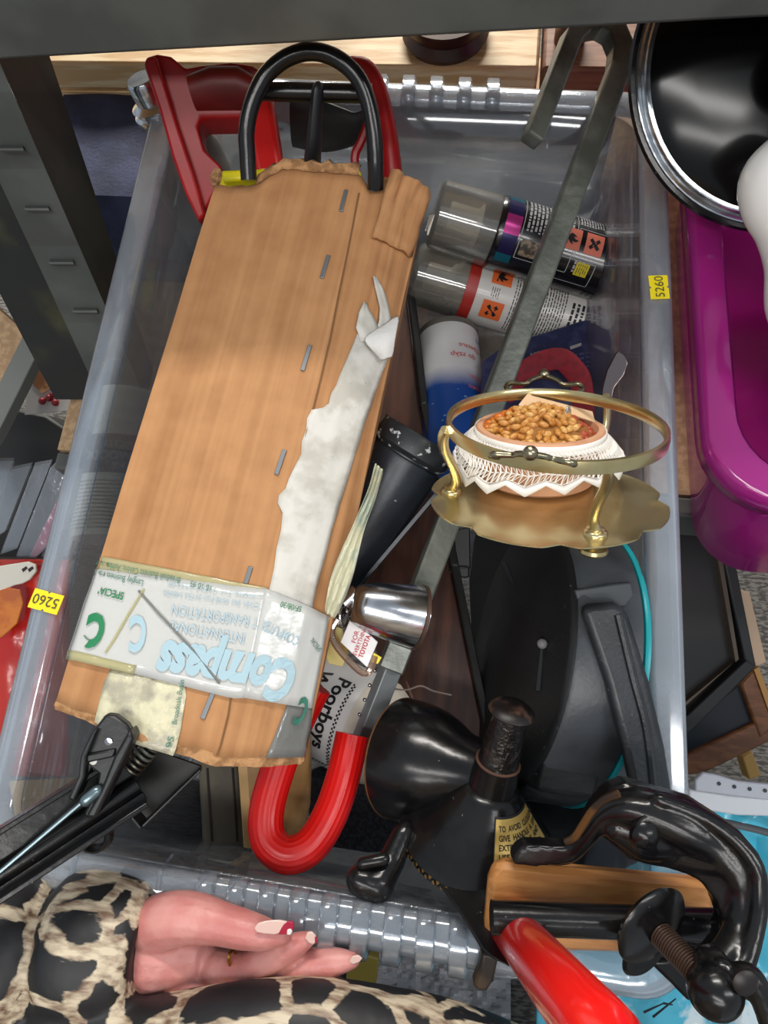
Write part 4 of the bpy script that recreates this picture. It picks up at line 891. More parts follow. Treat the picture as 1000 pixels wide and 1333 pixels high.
a, b_ = C(168, 520, .600), C(150, 705, .575); fr = frame(a, b_ - a, BK); Lc = (b_ - a).length; r = .0335
mk('can_body', lathe([(.0, 0), (r * .95, 0), (r, .003), (r, Lc - .003), (r * .96, Lc), (.0, Lc)], fr, 40), M('grey_can_paint', '#b9bdb2', .45, 0, '#a9aea3', 30), gc)
fm = canmap(fr, r); patch('dark_band', fm, -.05, .05, Lc * .34, Lc * .60, .0003, M('slate_label', '#2d3c46', .5), gc, 24)
sgn = 1 if fr[2].dot(RT) > 0 else -1
for s_, v, z_ in (('EXTER', .385, .008), ('WOODST', .46, .009), ('EXT', .53, .008)):
    text(s_, z_, lambda p, q: fm(sgn * (.018 - p), Lc * v - q + .006, .0006), M('label_faded', '#8b9698', .5) if s_ == 'EXTER' else bpy.data.materials['label_faded'], gc)
rows('small_print', fm, -.04, .04, Lc * .64, Lc * .97, 13, .0004, M('print_grey', '#5c645f', .5), gc, 'u', 31, .3)
tag(mk('dark_filler', ([v + V((0, 0, .004 * noise.noise(v * 60))) for v in ball(P(735, 1075, .05), .042, 28, 16, (1.5, .72, .9))[0]], ball(V((0, 0, 0)), .042, 28, 16)[1]), M('filler_black', '#15161a', .8, 0, '#1f2126', 60, bump=.5), smooth=60), 'added dark pouch wedged under the drum and the mill clamp', 'filler')  # invented dark mass, added to darken the bright gap under drum and mill
# ================================================================ folding black arm tool over the front left corner
fp_ = thing('folding_arm_tool', 'black folding metal arm tool with pivot bracket over the front left corner', 'tool', C(140, 1040, .40))
aA, aB = C(-70, 1168, .35), C(175, 1012, .385); ad_ = (aB - aA).normalized(); au = (BK - ad_ * BK.dot(ad_)).normalized(); aw = ad_.cross(au)
hw = px(36, .37)
mk('channel', join(box((aA + aB) / 2 - au * .004, (aB - aA) / 2, aw * hw, au * .0012), box((aA + aB) / 2 + aw * hw + au * .003, (aB - aA) / 2, aw * .0014, au * .008), box((aA + aB) / 2 - aw * hw + au * .003, (aB - aA) / 2, aw * .0014, au * .008)), BLACK_GLOSS, fp_, bevel=.0006)
mk('channel_rib', tube([(aA + au * .000 + aw * .005, .0052), (aB + au * .000 + aw * .004, .0052)], 12), BLACK_GLOSS, fp_)
mk('push_rod', tube([(C(-30, 1160, .350), .0012), (C(112, 1040, .366), .0012), (C(126, 1028, .366), .0016)], 8), M('blue_steel_rod', '#74868c', .3, .8), fp_)
plo = [(137, 930), (150, 932), (165, 943), (173, 956), (174, 966), (165, 985), (152, 1010), (136, 1045), (122, 1067), (112, 1066), (108, 1060), (124, 1030), (128, 1008), (118, 1000), (108, 1022), (95, 1046), (88, 1040), (101, 1012), (104, 985), (118, 955)]
db_ = lambda x, y: .362 + (1060 - y) * .00008
mk('bracket', plate(plo, .36, .006, db_), BLACK_MATT, fp_, bevel=.0015)
mk('bracket_cheek', plate([(168, 950), (174, 962), (150, 1012), (124, 1066), (110, 1064), (130, 1030), (148, 985)], .354, .012, lambda x, y: db_(x, y) - .004), BLACK_MATT, fp_, bevel=.0015)
mk('bracket_cheek', plate([(118, 954), (126, 950), (112, 985), (110, 1012), (96, 1044), (88, 1040), (101, 1010), (104, 984)], .354, .012, lambda x, y: db_(x, y) - .004), BLACK_MATT, fp_, bevel=.0015)
mk('bracket_bridge', plate([(112, 982), (150, 975), (148, 986), (112, 994)], .356, .008, lambda x, y: db_(x, y) - .002), BLACK_MATT, fp_, bevel=.001)
for x, y, m_ in ((142, 965, CHROME), (122, 990, RIVET_LIT)):  # second rivet coloured white for the light it catches
    mk('rivet', lathe([(.0, -.001), (.0021, -.001), (.0019, .0009), (.0, .0013)], frame(C(x, y, db_(x, y)), BK), 14), m_, fp_)
mk('pivot_pin', tube([(C(112, 1042, .360), .003), (C(126, 1030, .362), .003)], 12, dome=True), bpy.data.materials['blue_steel_rod'], fp_)
for k in range(6):
    c = C(172 + k * 5, 998 - k * 6, .392); t = (C(200, 970, .392) - C(172, 998, .392)).normalized(); x, y, z = frame(c, t)[1:]
    mk('spring_coil', tube([(c + (x * math.cos(a) + y * math.sin(a)) * .0055, .0009) for a in [i * math.pi / 9 for i in range(18)]], 6, closed=True), STEEL_DARK if k > 2 else M('spring_steel', '#6a675a', .35, .9), fp_)
mk('spring_core', tube([(C(160, 1010, .393), .0038), (C(214, 955, .393), .0038)], 10), BLACK_MATT, fp_)
fq = [(196, 972, .40), (164, 1046, .40), (187, 1073, .40), (262, 1000, .41)]
for i in range(3): mk('frame_bar', sq(C(*fq[i]), C(*fq[i + 1]), .0016, .011, BK), BLACK_MATT, fp_, bevel=.0005)
mk('frame_back', plate([(196, 975), (168, 1046), (187, 1068), (262, 998)], .412, .002), M('black_sheet', '#070708', .5), fp_)
mk('eyelet', tube(cat([(C(x, y, .386), .0042) for x, y in ((108, 1088), (114, 1102), (128, 1104), (140, 1096), (142, 1082), (136, 1072))], 4), 10, flat=.5), BLACK_GLOSS, fp_)
# ================================================================ cast-iron mill with clamp
ml = thing('table_mill', 'black cast iron table mill with funnel, wooden clamp block and red crank handle', 'mill', C(660, 1150, .43))
Mc, Nc = C(522, 986, .470), C(655, 1016, .425); nf = frame(Mc, Nc - Mc); fl_ = (Nc - Mc).length; fr0 = .0372
IRON = BLACK_GLOSS
mk('funnel', lathe([(.0, .006), (fr0 * .9, .003), (fr0 * .985, 0), (fr0, .0006), (fr0 * 1.0, .002), (fr0 * .99, .008), (fr0 * .965, .016), (fr0 * .90, .026), (fr0 * .78, .036), (fr0 * .62, .046), (fr0 * .50, fl_ * .85), (fr0 * .44, fl_), (.0, fl_)], nf, 64), IRON, ml, smooth=60)
mk('worn_rim', lathe([(fr0 * .985, -.0003), (fr0 * 1.006, .0003), (fr0 * 1.006, .0011), (fr0 * .99, .0014)], nf, 64), M('worn_copper', '#7a5436', .4, .5), ml)
ca = (UP * .93 + RT * .17 + BK * .33).normalized(); cB = C(622, 1090, .432); cf = frame(cB, ca, BK)
prof = [(.0, -.003), (.044, -.003), (.0462, -.002), (.0465, .0015), (.0448, .003), (.0425, .005), (.034, .014), (.025, .025), (.0175, .0345), (.0145, .038), (.0, .038)]
mk('cone_housing', lathe(prof, cf, 72), IRON, ml, smooth=50)
mk('collar', lathe([(.0, .034), (.0140, .034), (.0136, .040), (.0128, .0525), (.0128, .054), (.0, .054)], cf, 40), IRON, ml)
mk('collar_ring', lathe([(.0118, .0535), (.0128, .0538), (.0128, .0546), (.0118, .0549)], cf, 40), M('rust', '#54392b', .7), ml)
mk('spout_plug', lathe([(.0, .052), (.0117, .0545), (.0112, .060), (.0090, .0875), (.0, .0885)], cf, 40), M('pitted_black', '#0e0d0d', .25, 0, '#2a2320', 140, bump=.9, bscale=260, coat=.3, lo=.52, hi=.66), ml)
mk('plug_cap', lathe([(.0, .0870), (.010, .0868), (.0128, .0874), (.0130, .0880), (.011, .0902), (.006, .0918), (.0, .0922)], cf, 40), M('worn_black_rust', '#1d1716', .4, .2, '#5e4436', 90, lo=.5, hi=.66), ml)
mk('web', plate([(628, 1022), (645, 1016), (652, 1030), (540, 1092), (528, 1088)], .415, .006, lambda x, y: .420 + (640 - x) * -.00002), IRON, ml, bevel=.002)
GOLD = M('gold_leaf', '#a8854a', .35, .8); cm = lambda a, h, k=0: cB + ca * h + (cf[1] * math.cos(a) + cf[2] * math.sin(a)) * (.0466 + k)
sgm = 1 if cf[2].dot(RT) > 0 else -1
gd = []
for i in range(46):
    a = sgm * (-1.6 + i * .055); e_ = .9 if i % 2 else -.9
    gd.append([cm(a - .018, .0006 + .0010 * e_, .0003), cm(a + .004, -.0012 + .0006 * e_, .0003), cm(a + .030, .0002 + .0016 * e_, .0003), cm(a + .008, .0016 + .0008 * e_, .0003)])
mk('gold_leaf_border', join(*[(q, [(0, 1, 2, 3)]) for q in gd]), GOLD, ml, smooth=None, stuff=True, label='worn gold leaf border')
rc_ = lambda h: .0425 + (.0175 - .0425) * (h - .005) / .0295
def conem(a, h, k=0): return cB + ca * h + (cf[1] * math.cos(sgm * a) + cf[2] * math.sin(sgm * a)) * (rc_(h) + k)
lblm = M('gold_label', '#c6aa62', .35, .35, '#b3954f', 60)
def labm(u, v, k): return conem(.10 + u / .031, .0126 + v, k)   # u, v metres
oc = [(0, .0022), (.0016, .0006), (.0026, 0), (.040, 0), (.040, .0195), (.0020, .0195), (.0014, .0182), (0, .0175)]
mk('label_border', grid(lambda a, b_: labm(-.0006 + .042 * a, -.0008 + .0212 * b_, .0006), 20, 6), BLK, ml, smooth=60)
lab_ = mk('label', grid(lambda a, b_: labm(.0 + .041 * a, .0 + .0196 * b_, .0010), 20, 6), lblm, ml, smooth=60, label='small gold instruction label')
for i, s_ in enumerate(('TO  AVOID  CLOGGING', 'GIVE  HANDLE  A  FEW', 'EXTRA  TURNS  AND', 'USE  AL', 'MILL')):
    text(s_, .0033, lambda p, q: labm(.0022 + p * 1.15, .0150 - i * .0036 + q, .0014), INK, lab_, fat=.00006)
mk('lower_body', plate([(534, 1098), (560, 1106), (720, 1108), (735, 1150), (700, 1215), (664, 1262), (640, 1250), (626, 1238), (596, 1188), (560, 1140)], .40, .012, lambda x, y: .414 - max(0, y - 1100) * .0004), IRON, ml, bevel=.004)
mk('lever_tip', plate([(628, 1240), (650, 1246), (643, 1278), (634, 1292), (620, 1290), (616, 1282), (624, 1262)], .372, .008), M('worn_brown_iron', '#463628', .4, .2, '#2a221c', 40), ml, bevel=.002)
mk('side_foot', join(tube([(C(526, 1084, .420), px(15, .42)), (C(510, 1120, .413), px(18, .415)), (C(492, 1150, .405), px(22, .405))], 14, dome=True), tube([(C(472, 1146, .405), px(22, .405)), (C(492, 1153, .405), px(22, .405))], 14, dome=True)), IRON, ml, remesh=.0013, sm=4)
mk('side_foot_pin', tube([(C(472, 1124, .402), px(8, .4)), (C(500, 1118, .402), px(8, .4))], 10, dome=True), IRON, ml)
# clamp
def chain(pts): return tube(cat([(C(x, y, d), px(r, d)) for x, y, r, d in pts], 4), 14, dome=True)
arm = chain([(676, 1117, 7, .372), (700, 1115, 9, .366), (738, 1114, 11, .359), (765, 1086, 14, .351), (788, 1058, 17, .346), (815, 1052, 22, .342), (850, 1060, 26, .339), (890, 1078, 28, .336), (930, 1100, 27, .334), (958, 1130, 26, .330), (968, 1165, 21, .326), (964, 1205, 20, .322), (950, 1240, 23, .316), (930, 1262, 24, .312)])
co = [(668, 1118), (674, 1107), (684, 1101), (704, 1101), (738, 1103), (756, 1090), (772, 1052), (795, 1026), (815, 1019), (850, 1028), (905, 1044), (930, 1060), (965, 1083), (990, 1113), (1001, 1150), (996, 1190), (986, 1230), (976, 1262), (950, 1285), (925, 1290), (905, 1270), (905, 1242), (925, 1245), (938, 1225), (940, 1195), (932, 1172), (915, 1150), (895, 1139), (870, 1131), (850, 1128), (820, 1120), (800, 1102), (785, 1090), (770, 1100), (745, 1124), (700, 1129), (668, 1126)]
cdp = lambda x, y: .352 + (840 - x) * .00009 if x < 840 else .352 - (x - 840) * .00016 - max(0, y - 1120) * .00004
web_ = plate(co, .35, .011, lambda x, y: cdp(x, y) - .008)
arm2 = chain([(806, 1078, 20, .344), (838, 1085, 33, .344), (868, 1092, 28, .342)])
rim_ = chain([(858, 1040, 9, .334), (905, 1058, 10, .331), (950, 1086, 11, .326), (984, 1128, 11, .321), (989, 1180, 11, .317), (979, 1230, 12, .312), (962, 1268, 16, .308)])
mk('clamp_frame', join(arm, arm2, rim_, web_), IRON, ml, remesh=.0012, sm=3, label='glossy black clamp arm with worn brown edge')
mk('worn_edge', tube(cat([(C(x, y, d), px(5, .34)) for x, y, d in ((736, 1096, .347), (748, 1090, .345), (760, 1072, .341), (772, 1054, .337), (788, 1040, .334), (806, 1033, .331))], 4), 8), M('worn_brass_edge', '#6b4a26', .4, .3, '#2c2018', 50), ml)
mk('pivot_bolt', lathe([(.0, 0), (.0064, 0), (.0062, .003), (.004, .0052), (.0, .006)], frame(C(838, 1085, .333), BK), 24), IRON, ml)
mk('bolt_collar', lathe([(.0, 0), (.0105, 0), (.0105, .003), (.009, .0042), (.0, .0042)], frame(C(845, 1083, .336), BK + RT * .3), 28), IRON, ml)
OAK = M('oiled_oak', '#b98048', .45, 0, '#a46c38', 12, stretch=(2, 16, 16), bump=.12, bscale=80, coat=.1)
mk('wooden_block', plate([(652, 1124), (925, 1150), (931, 1160), (931, 1186), (924, 1246), (640, 1238), (630, 1234), (638, 1140)], .366, .010, lambda x, y: .368), OAK, ml, bevel=.0028, bseg=1)
mk('shaft', tube([(C(640, 1194, .350), px(21, .35)), (C(940, 1205, .350), px(21, .35))], 20), IRON, ml)
sd_ = (RT * .42 + UP * -.27 + BK * .86).normalized(); sO = C(848, 1204, .336); sf = frame(sO, sd_)
mk('clamp_pad', lathe([(.0, -.004), (.012, -.004), (.0185, -.0015), (.0198, .0005), (.0185, .002), (.013, .0035), (.0075, .0048), (.0, .0055)], sf, 48), IRON, ml)
mk('pad_back', lathe([(.0, -.001), (.012, -.001), (.0135, .0005), (.012, .002), (.0, .002)], frame(C(838, 1238, .350), sd_), 32), IRON, ml)
th = []
for i in range(26): th += [(.0050, .004 + i * .0013), (.0058, .004 + i * .0013 + .0004), (.0058, .004 + i * .0013 + .0007), (.0050, .004 + i * .0013 + .0011)]
mk('clamp_screw', lathe([(.0, .003)] + th + [(.0, .039)], sf, 24), M('brown_steel_thread', '#5d4a40', .4, .7), ml, smooth=30)
mk('screw_boss', join(ball(sO + sd_ * .036, .0115, 20, 12), chain([(930, 1262, 30, .312), (945, 1285, 22, .310)])), IRON, ml, remesh=.0012, sm=4)
mk('wing_handle', join(chain([(945, 1290, 16, .305), (968, 1272, 20, .302), (985, 1285, 17, .300), (998, 1320, 14, .298), (1012, 1365, 15, .296)]), chain([(940, 1262, 16, .306), (955, 1290, 15, .304)])), IRON, ml, remesh=.0012, sm=4)
mk('wing_eye', lathe([(.0, 0), (.0052, 0), (.0052, .002), (.0036, .003), (.0, .003)], frame(C(968, 1276, .2965), BK), 20), bpy.data.materials['worn_black_rust'], ml)
mk('lower_lug', plate([(842, 1250), (912, 1250), (915, 1288), (904, 1306), (896, 1304)], .372, .012), IRON, ml, bevel=.002)
hA, hB = C(655, 1194, .385), C(812, 1385, .225); hz = (hB - hA).normalized(); hL = (hB - hA).length; hf = frame(hA, hz)
REDH = M('glossy_red_paint', '#c9140f', .25, 0, coat=.5)
mk('crank_handle', lathe([(.0, .0), (.0096, .0), (.0104, .003), (.0118, hL * .5), (.0128, hL * .85), (.0126, hL * .93), (.0095, hL * .985), (.0, hL)], hf, 40), REDH, ml, label='glossy red crank handle pointing up')
mk('handle_socket', join(ball(C(640, 1187, .398), .0128, 24, 14), lathe([(.0, -.024), (.009, -.023), (.0125, -.016), (.0128, .004), (.0118, .0075), (.0, .0076)], hf, 32)), IRON, ml)
# ================================================================ person: left hand and leopard print padded coat
LEO = bpy.data.materials.new('leopard_print'); LEO.use_nodes = True; nt = LEO.node_tree; bs = nt.nodes['Principled BSDF']; L = nt.links.new
tc = N(nt, 'ShaderNodeTexCoord'); n1 = N(nt, 'ShaderNodeTexNoise', Scale=26, Detail=3); L(tc.outputs['Object'], n1.inputs['Vector'])
n4 = N(nt, 'ShaderNodeTexNoise', Scale=260, Detail=4); mpf = N(nt, 'ShaderNodeMapping'); mpf.inputs['Scale'].default_value = (.25, 1, 1); mpf.inputs['Rotation'].default_value = (0, 0, .5); L(tc.outputs['Object'], mpf.inputs[0]); L(mpf.outputs[0], n4.inputs['Vector'])
v1 = N(nt, 'ShaderNodeVectorMath', operation='SCALE'); v1.inputs['Scale'].default_value = .016; L(n1.outputs['Color'], v1.inputs[0])
v1b = N(nt, 'ShaderNodeVectorMath', operation='SCALE'); v1b.inputs['Scale'].default_value = .0045; L(n4.outputs['Color'], v1b.inputs[0])
v2 = N(nt, 'ShaderNodeVectorMath', operation='ADD'); L(tc.outputs['Object'], v2.inputs[0]); L(v1.outputs[0], v2.inputs[1])
v3 = N(nt, 'ShaderNodeVectorMath', operation='ADD'); L(v2.outputs[0], v3.inputs[0]); L(v1b.outputs[0], v3.inputs[1])
vo = N(nt, 'ShaderNodeTexVoronoi', feature='DISTANCE_TO_EDGE', Scale=30); L(v3.outputs[0], vo.inputs['Vector'])
r1 = N(nt, 'ShaderNodeMapRange'); r1.inputs[1].default_value = .065; r1.inputs[2].default_value = .09; L(vo.outputs['Distance'], r1.inputs[0])
furc = N(nt, 'ShaderNodeValToRGB'); e = furc.color_ramp.elements; e[0].position = .33; e[0].color = rgb('#6f5340'); e[1].position = .6; e[1].color = rgb('#d2c3a8'); L(n4.outputs[0], furc.inputs[0])
mx = N(nt, 'ShaderNodeMix', data_type='RGBA'); L(r1.outputs[0], mx.inputs[0]); L(furc.outputs[0], mx.inputs[6]); mx.inputs[7].default_value = rgb('#19191c'); L(mx.outputs[2], bs.inputs['Base Color']); bs.inputs['Roughness'].default_value = .5
bn = N(nt, 'ShaderNodeTexNoise', Scale=30, Detail=3); L(tc.outputs['Object'], bn.inputs['Vector']); bp = N(nt, 'ShaderNodeBump', Strength=.35, Distance=.004); L(bn.outputs[0], bp.inputs['Height']); L(bp.outputs[0], bs.inputs['Normal'])
pe_ = thing('person', 'person in leopard print padded coat holding the front rim with a manicured left hand', 'person', (.02, -.30, -.46))
dS = .408
def SV(x, y, r, d=dS): return (C(x, y, d), px(r, d))
slv = [SV(192, 1242, 66), SV(190, 1242, 84), SV(180, 1240, 94), SV(158, 1238, 100), SV(120, 1238, 103), SV(95, 1239, 99), SV(81, 1240, 90), SV(73, 1240, 66), SV(65, 1241, 90), SV(50, 1242, 99), SV(20, 1245, 104), SV(-15, 1248, 102), SV(-40, 1252, 94), SV(-50, 1253, 84), SV(-60, 1256, 96), SV(-100, 1266, 108), SV(-150, 1285, 108), SV(-180, 1296, 92)]
e1 = slv[-1][0]; slv2 = [(e1, .042), (lerp(e1, V((-.30, -.20, .22)), .4), .054), (lerp(e1, V((-.30, -.20, .22)), .8), .054), (V((-.30, -.20, .22)), .05), (V((-.27, -.28, .34)), .064), (V((-.22, -.32, .46)), .072), (V((-.14, -.33, .56)), .08)]
rows_ = [(-.02, .150, .10), (.02, .185, .145), (.07, .20, .168), (.12, .19, .158), (.135, .185, .15), (.15, .2, .168), (.195, .205, .182), (.232, .198, .172), (.245, .19, .16), (.26, .2, .17), (.31, .2, .175), (.36, .19, .16), (.45, .19, .14), (.56, .18, .12), (.62, .10, .08)]
tor_ = [[V((.05 + a_ * math.cos(t), -.305 + b_ * math.sin(t), z)) for t in [2 * math.pi * i / 48 for i in range(48)]] for z, a_, b_ in rows_]
hem = tube(cat([(C(x, y, d), px(r, d)) for x, y, r, d in ((60, 1385, 62, .375), (190, 1368, 62, .375), (300, 1350, 62, .37), (400, 1342, 62, .368), (500, 1355, 62, .37), (580, 1372, 62, .372), (660, 1400, 60, .374), (760, 1440, 55, .376))], 4), 20, dome=True)
mk('coat', join(hem, tube(slv, 32), tube(slv2, 20, dome=True), loft(tor_)), LEO, pe_, remesh=.0032, sm=4, label='leopard print padded coat')
leg = lambda x: tube([(V((x, -.30, .02)), .085), (V((x, -.30, -.15)), .075), (V((x, -.31, -.38)), .055), (V((x, -.29, -.43)), .045)], 16, dome=True)
mk('trousers', join(leg(-.04), leg(.14)), M('black_trousers', '#17171a', .8), pe_, remesh=.006)
for x in (-.04, .14): mk('shoe', tube([(V((x, -.35, -.425)), .034), (V((x, -.27, -.43)), .033), (V((x, -.18, -.437)), .026)], 14, dome=True, flat=1), BLACK_MATT, pe_)
SKIN = M('skin', '#d8978f', .42, 0, '#c97d77', 45, bump=.22, bscale=260, sss=.15, lo=.35, hi=.65)
f_ = lambda *p: tube(cat([(C(x, y, d), px(r, d)) for x, y, d, r in p], 4), 16, dome=True)
hand = join(
    f_((120, 1240, .415, 50), (170, 1242, .410, 52), (205, 1240, .406, 52), (235, 1242, .406, 44)),
    f_((200, 1205, .400, 36), (228, 1196, .392, 34), (258, 1196, .388, 31), (290, 1203, .384, 26), (318, 1210, .381, 24), (345, 1216, .379, 20), (366, 1217, .378, 13)),
    f_((215, 1238, .406, 30), (255, 1247, .4055, 25), (292, 1262, .400, 22)),
    f_((208, 1258, .404, 26), (245, 1262, .4015, 24), (276, 1275, .4025, 18)),
    f_((210, 1280, .402, 28), (250, 1283, .400, 26), (300, 1284, .401, 25)),
    f_((210, 1285, .410, 36), (255, 1294, .408, 32), (290, 1302, .406, 26)),
    f_((285, 1262, .399, 25), (318, 1262, .394, 22), (338, 1254, .390, 21), (366, 1240, .385, 18), (388, 1229, .382, 15), (402, 1222, .381, 10)),
    f_((292, 1284, .402, 25), (340, 1276, .396, 23), (372, 1266, .391, 22), (408, 1256, .387, 20), (438, 1252, .385, 17), (458, 1250, .384, 11)),
    f_((288, 1302, .406, 24), (345, 1302, .402, 22), (385, 1294, .399, 20), (430, 1286, .396, 16), (446, 1284, .395, 10)),
    f_((270, 1312, .410, 24), (330, 1325, .408, 20), (375, 1322, .405, 17), (405, 1316, .404, 11)))
hd = mk('hand', hand, SKIN, pe_, remesh=.0011, sm=3)
NAIL = M('nail_pale', '#e6c3b8', .15, coat=.6); NRED = M('nail_red', '#a8123c', .15, coat=.6); NW = M('nail_white', '#efe7e2', .2)
def nail(pts, d, m_, nm='fingernail', lift=0):
    return mk(nm, plate(pts, d, .0012, lambda x, y: d(x, y) - lift), m_, hd, bevel=.0005, smooth=60)
dn = lambda x, y: .3705 + (y - 1207) * -.0000 + (x - 350) * .00006
nail([(331, 1209), (336, 1202), (348, 1199), (364, 1198), (374, 1200), (376, 1206), (370, 1213), (358, 1217), (344, 1216), (334, 1214)], dn, NAIL)
nail([(364, 1212), (369, 1203), (376, 1199), (383, 1201), (383, 1208), (379, 1216), (370, 1217), (362, 1217)], dn, NRED, 'nail_tip', .0002)
nail([(374, 1210), (379, 1209), (381, 1213), (378, 1218), (373, 1217)], dn, NW, 'nail_dot', .0005)
dm = lambda x, y: .376 + (x - 400) * .00005
nail([(397, 1222), (400, 1214), (406, 1213), (411, 1218), (412, 1226), (408, 1230), (402, 1228)], dm, NAIL)
nail([(409, 1219), (413, 1221), (413, 1228), (410, 1230)], dm, NRED, 'nail_tip', .0002)
nail([(454, 1252), (459, 1245), (467, 1244), (472, 1248), (468, 1253), (459, 1256)], lambda x, y: .3795, NAIL)
mk('finger_ring', tube([(C(303 + 5 * math.cos(t), 1248 + 11 * math.sin(t), .392 + .004 * math.cos(t)), .0009) for t in [i * math.pi / 8 for i in range(16)]], 6, closed=True), M('gold', '#b08a3c', .25, 1), hd)
# ================================================================ right: magenta box, pan lid, jug handle
MAG = clear('magenta_plastic', '#ec86d2', '#dc3bb6', .5, .12, bump=.03, bscale=8, edge=.3)
mb = thing('magenta_box', 'translucent magenta plastic storage box right of the clear box', 'box', (.45, .45, 0))
def mring(l, f_, z, rad, k=1):
    c = [(.218 + l, .262 + f_), (.66 - l, .262 + f_), (.66 - l, .66 - f_), (.198 + l, .66 - f_)]; x0, x1, y0, y1 = .212 + l, .66 - l, .262 + f_, .66 - f_; pts = []
    for cx, cy, a0 in ((x1 - rad, y1 - rad, 0), (x0 + rad, y1 - rad, 90), (x0 + rad, y0 + rad, 180), (x1 - rad, y0 + rad, 270)):
        for i in range(9):
            a = R(a0 + i * 11.25); pts.append(V((cx + rad * math.cos(a) - .035 * (cy - .3), cy + rad * math.sin(a), z)))
    return pts
mp_ = [(.0, .0, .185, .05), (.0, 0, .204, .05), (.003, .003, .2075, .05), (.018, .016, .2075, .046), (.021, .019, .203, .045), (.030, .016, .12, .045), (.05, .012, .02, .045), (.056, .018, .004, .045), (.07, .03, .0005, .04)]
mk('shell', loft([mring(*p) for p in mp_], True, False), MAG, mb, solid=.0016, smooth=50)
mk('base', prism(mring(.07, .03, .0005, .04), V((0, 0, .002))), MAG, mb, smooth=None)
CORD = M('black_cord', '#15151a', .5)
cb = thing('black_cable', 'coil of black cable inside the magenta box', 'cable', (.40, .42, .10))
for k in range(5):
    c = V((.37 + .012 * k, .43 - .012 * k, .11 + .014 * k))
    mk('coil', tube([(c + V((.058 * math.cos(t), .085 * math.sin(t), .012 * math.sin(2 * t + k))), .0058) for t in [i * math.pi / 14 for i in range(28)]], 8, closed=True), CORD, cb)
tag(mk('dark_bag', ball(V((.47, .46, .075)), .11, 24, 14, (1, 1.2, .62)), M('black_fabric', '#1a1a20', .7, 0, '#22222b', 30, bump=.5), smooth=60), 'dark fabric bag inside the magenta box', 'bag')
ln_ = (BK * .93 + RT * -.10 + UP * -.26).normalized(); LC_ = C(1032, 82, .455); lf_ = frame(LC_, ln_, RT)
pl = thing('pan_lid', 'glossy black pan lid with chrome rim resting on the magenta box', 'lid', LC_ - ln_ * .02)
R0 = .0985
mk('lid_dome', lathe([(.0, .018), (.03, .017), (.06, .0125), (.08, .0075), (R0 * .885, .004), (R0 * .885, .002), (.0, .002)], lf_, 80), M('black_glass_enamel', '#060607', .16, spec=.3), pl)
mk('chrome_rim', lathe([(R0 * .88, .0046), (R0 * .90, .0052), (R0 * .915, .0035), (R0 * .93, .0042), (R0 * .945, .003), (R0 * .955, .0033), (R0 * .965, .001), (R0 * .93, -.001), (R0 * .88, .001)], lf_, 96), CHROME, pl)
mk('outer_lip', lathe([(R0 * .955, .0022), (R0 * .985, .0018), (R0 * 1.0, -.0005), (R0 * .985, -.003), (R0 * .95, -.003)], lf_, 96), BLACK_GLOSS, pl)
mk('knob', lathe([(.0, .014), (.012, .014), (.010, .022), (.012, .026), (.0195, .030), (.0215, .034), (.0205, .038), (.014, .042), (.0, .0435)], frame(LC_ + RT * -.006 + UP * -.012, ln_), 48), M('black_bakelite', '#060606', .12, coat=.4), pl)
WC = M('white_ceramic', '#dfdbd6', .14, coat=.4)
jug = thing('ceramic_jug', 'white glazed ceramic jug, its handle in front of the black pan lid', 'jug', C(1140, 320, .44))
jz = (UP * .8 + BK * .6).normalized()
mk('body', lathe([(.0, -.055), (.026, -.055), (.028, -.05), (.040, -.015), (.041, .01), (.030, .042), (.027, .055), (.030, .062), (.028, .062), (.025, .055), (.0, .03)], frame(C(1150, 325, .435), jz), 40), WC, jug)
mk('handle', tube(cat([(C(x, y, d), px(r, d)) for x, y, d, r in ((1105, 205, .405, 26), (1050, 190, .40, 30), (1010, 228, .395, 41), (1008, 262, .395, 41), (1022, 300, .40, 36), (1030, 345, .41, 32), (1034, 400, .42, 34), (1055, 430, .43, 32), (1105, 420, .435, 28))], 6), 24, dome=True), WC, jug, smooth=60)
# picture frames standing below
p1 = thing('picture_frame', 'black picture frame with brown inner line under the magenta box', 'frame', C(910, 820, .86), 'picture frames under the magenta box')
mk('frame_side', plate([(800, 640), (938, 640), (950, 690), (985, 868), (972, 872), (936, 700), (926, 655), (800, 655)], .835, .03), M('black_frame_paint', '#101012', .4), p1, bevel=.002)
mk('frame_side', plate([(985, 868), (972, 858), (880, 945), (820, 1000), (820, 1016), (905, 948)], .834, .03), bpy.data.materials['black_frame_paint'], p1, bevel=.002)
mk('inner_slip', plate([(800, 650), (928, 650), (962, 858), (958, 862), (924, 668), (800, 668)], .838, .014), M('bronze_slip', '#4a3d30', .5), p1)
mk('inner_slip', plate([(962, 856), (956, 862), (830, 965), (830, 975)], .838, .014), bpy.data.materials['bronze_slip'], p1)
mk('picture', plate([(800, 655), (926, 655), (960, 858), (830, 972), (800, 980)], .848, .004), M('dark_picture', '#26211e', .3, 0, '#1b1918', 8), p1)
p2 = thing('picture_frame', 'brown wooden picture frame leaning below the black frame', 'frame', C(950, 940, .90), 'picture frames under the magenta box')
BW = M('brown_frame_wood', '#6e4427', .45, 0, '#5a3519', 12, stretch=(3, 12, 3))
mk('frame_side', plate([(890, 985), (985, 940), (1010, 925), (1010, 962), (915, 1008), (890, 1010)], .875, .02), BW, p2, bevel=.003)
mk('frame_side', plate([(965, 890), (982, 872), (1010, 945), (990, 962)], .873, .02), BW, p2, bevel=.003)
mk('gilt_edge', plate([(982, 872), (988, 868), (1014, 940), (1008, 945)], .871, .02), M('gilt_wood', '#a5793f', .4), p2)
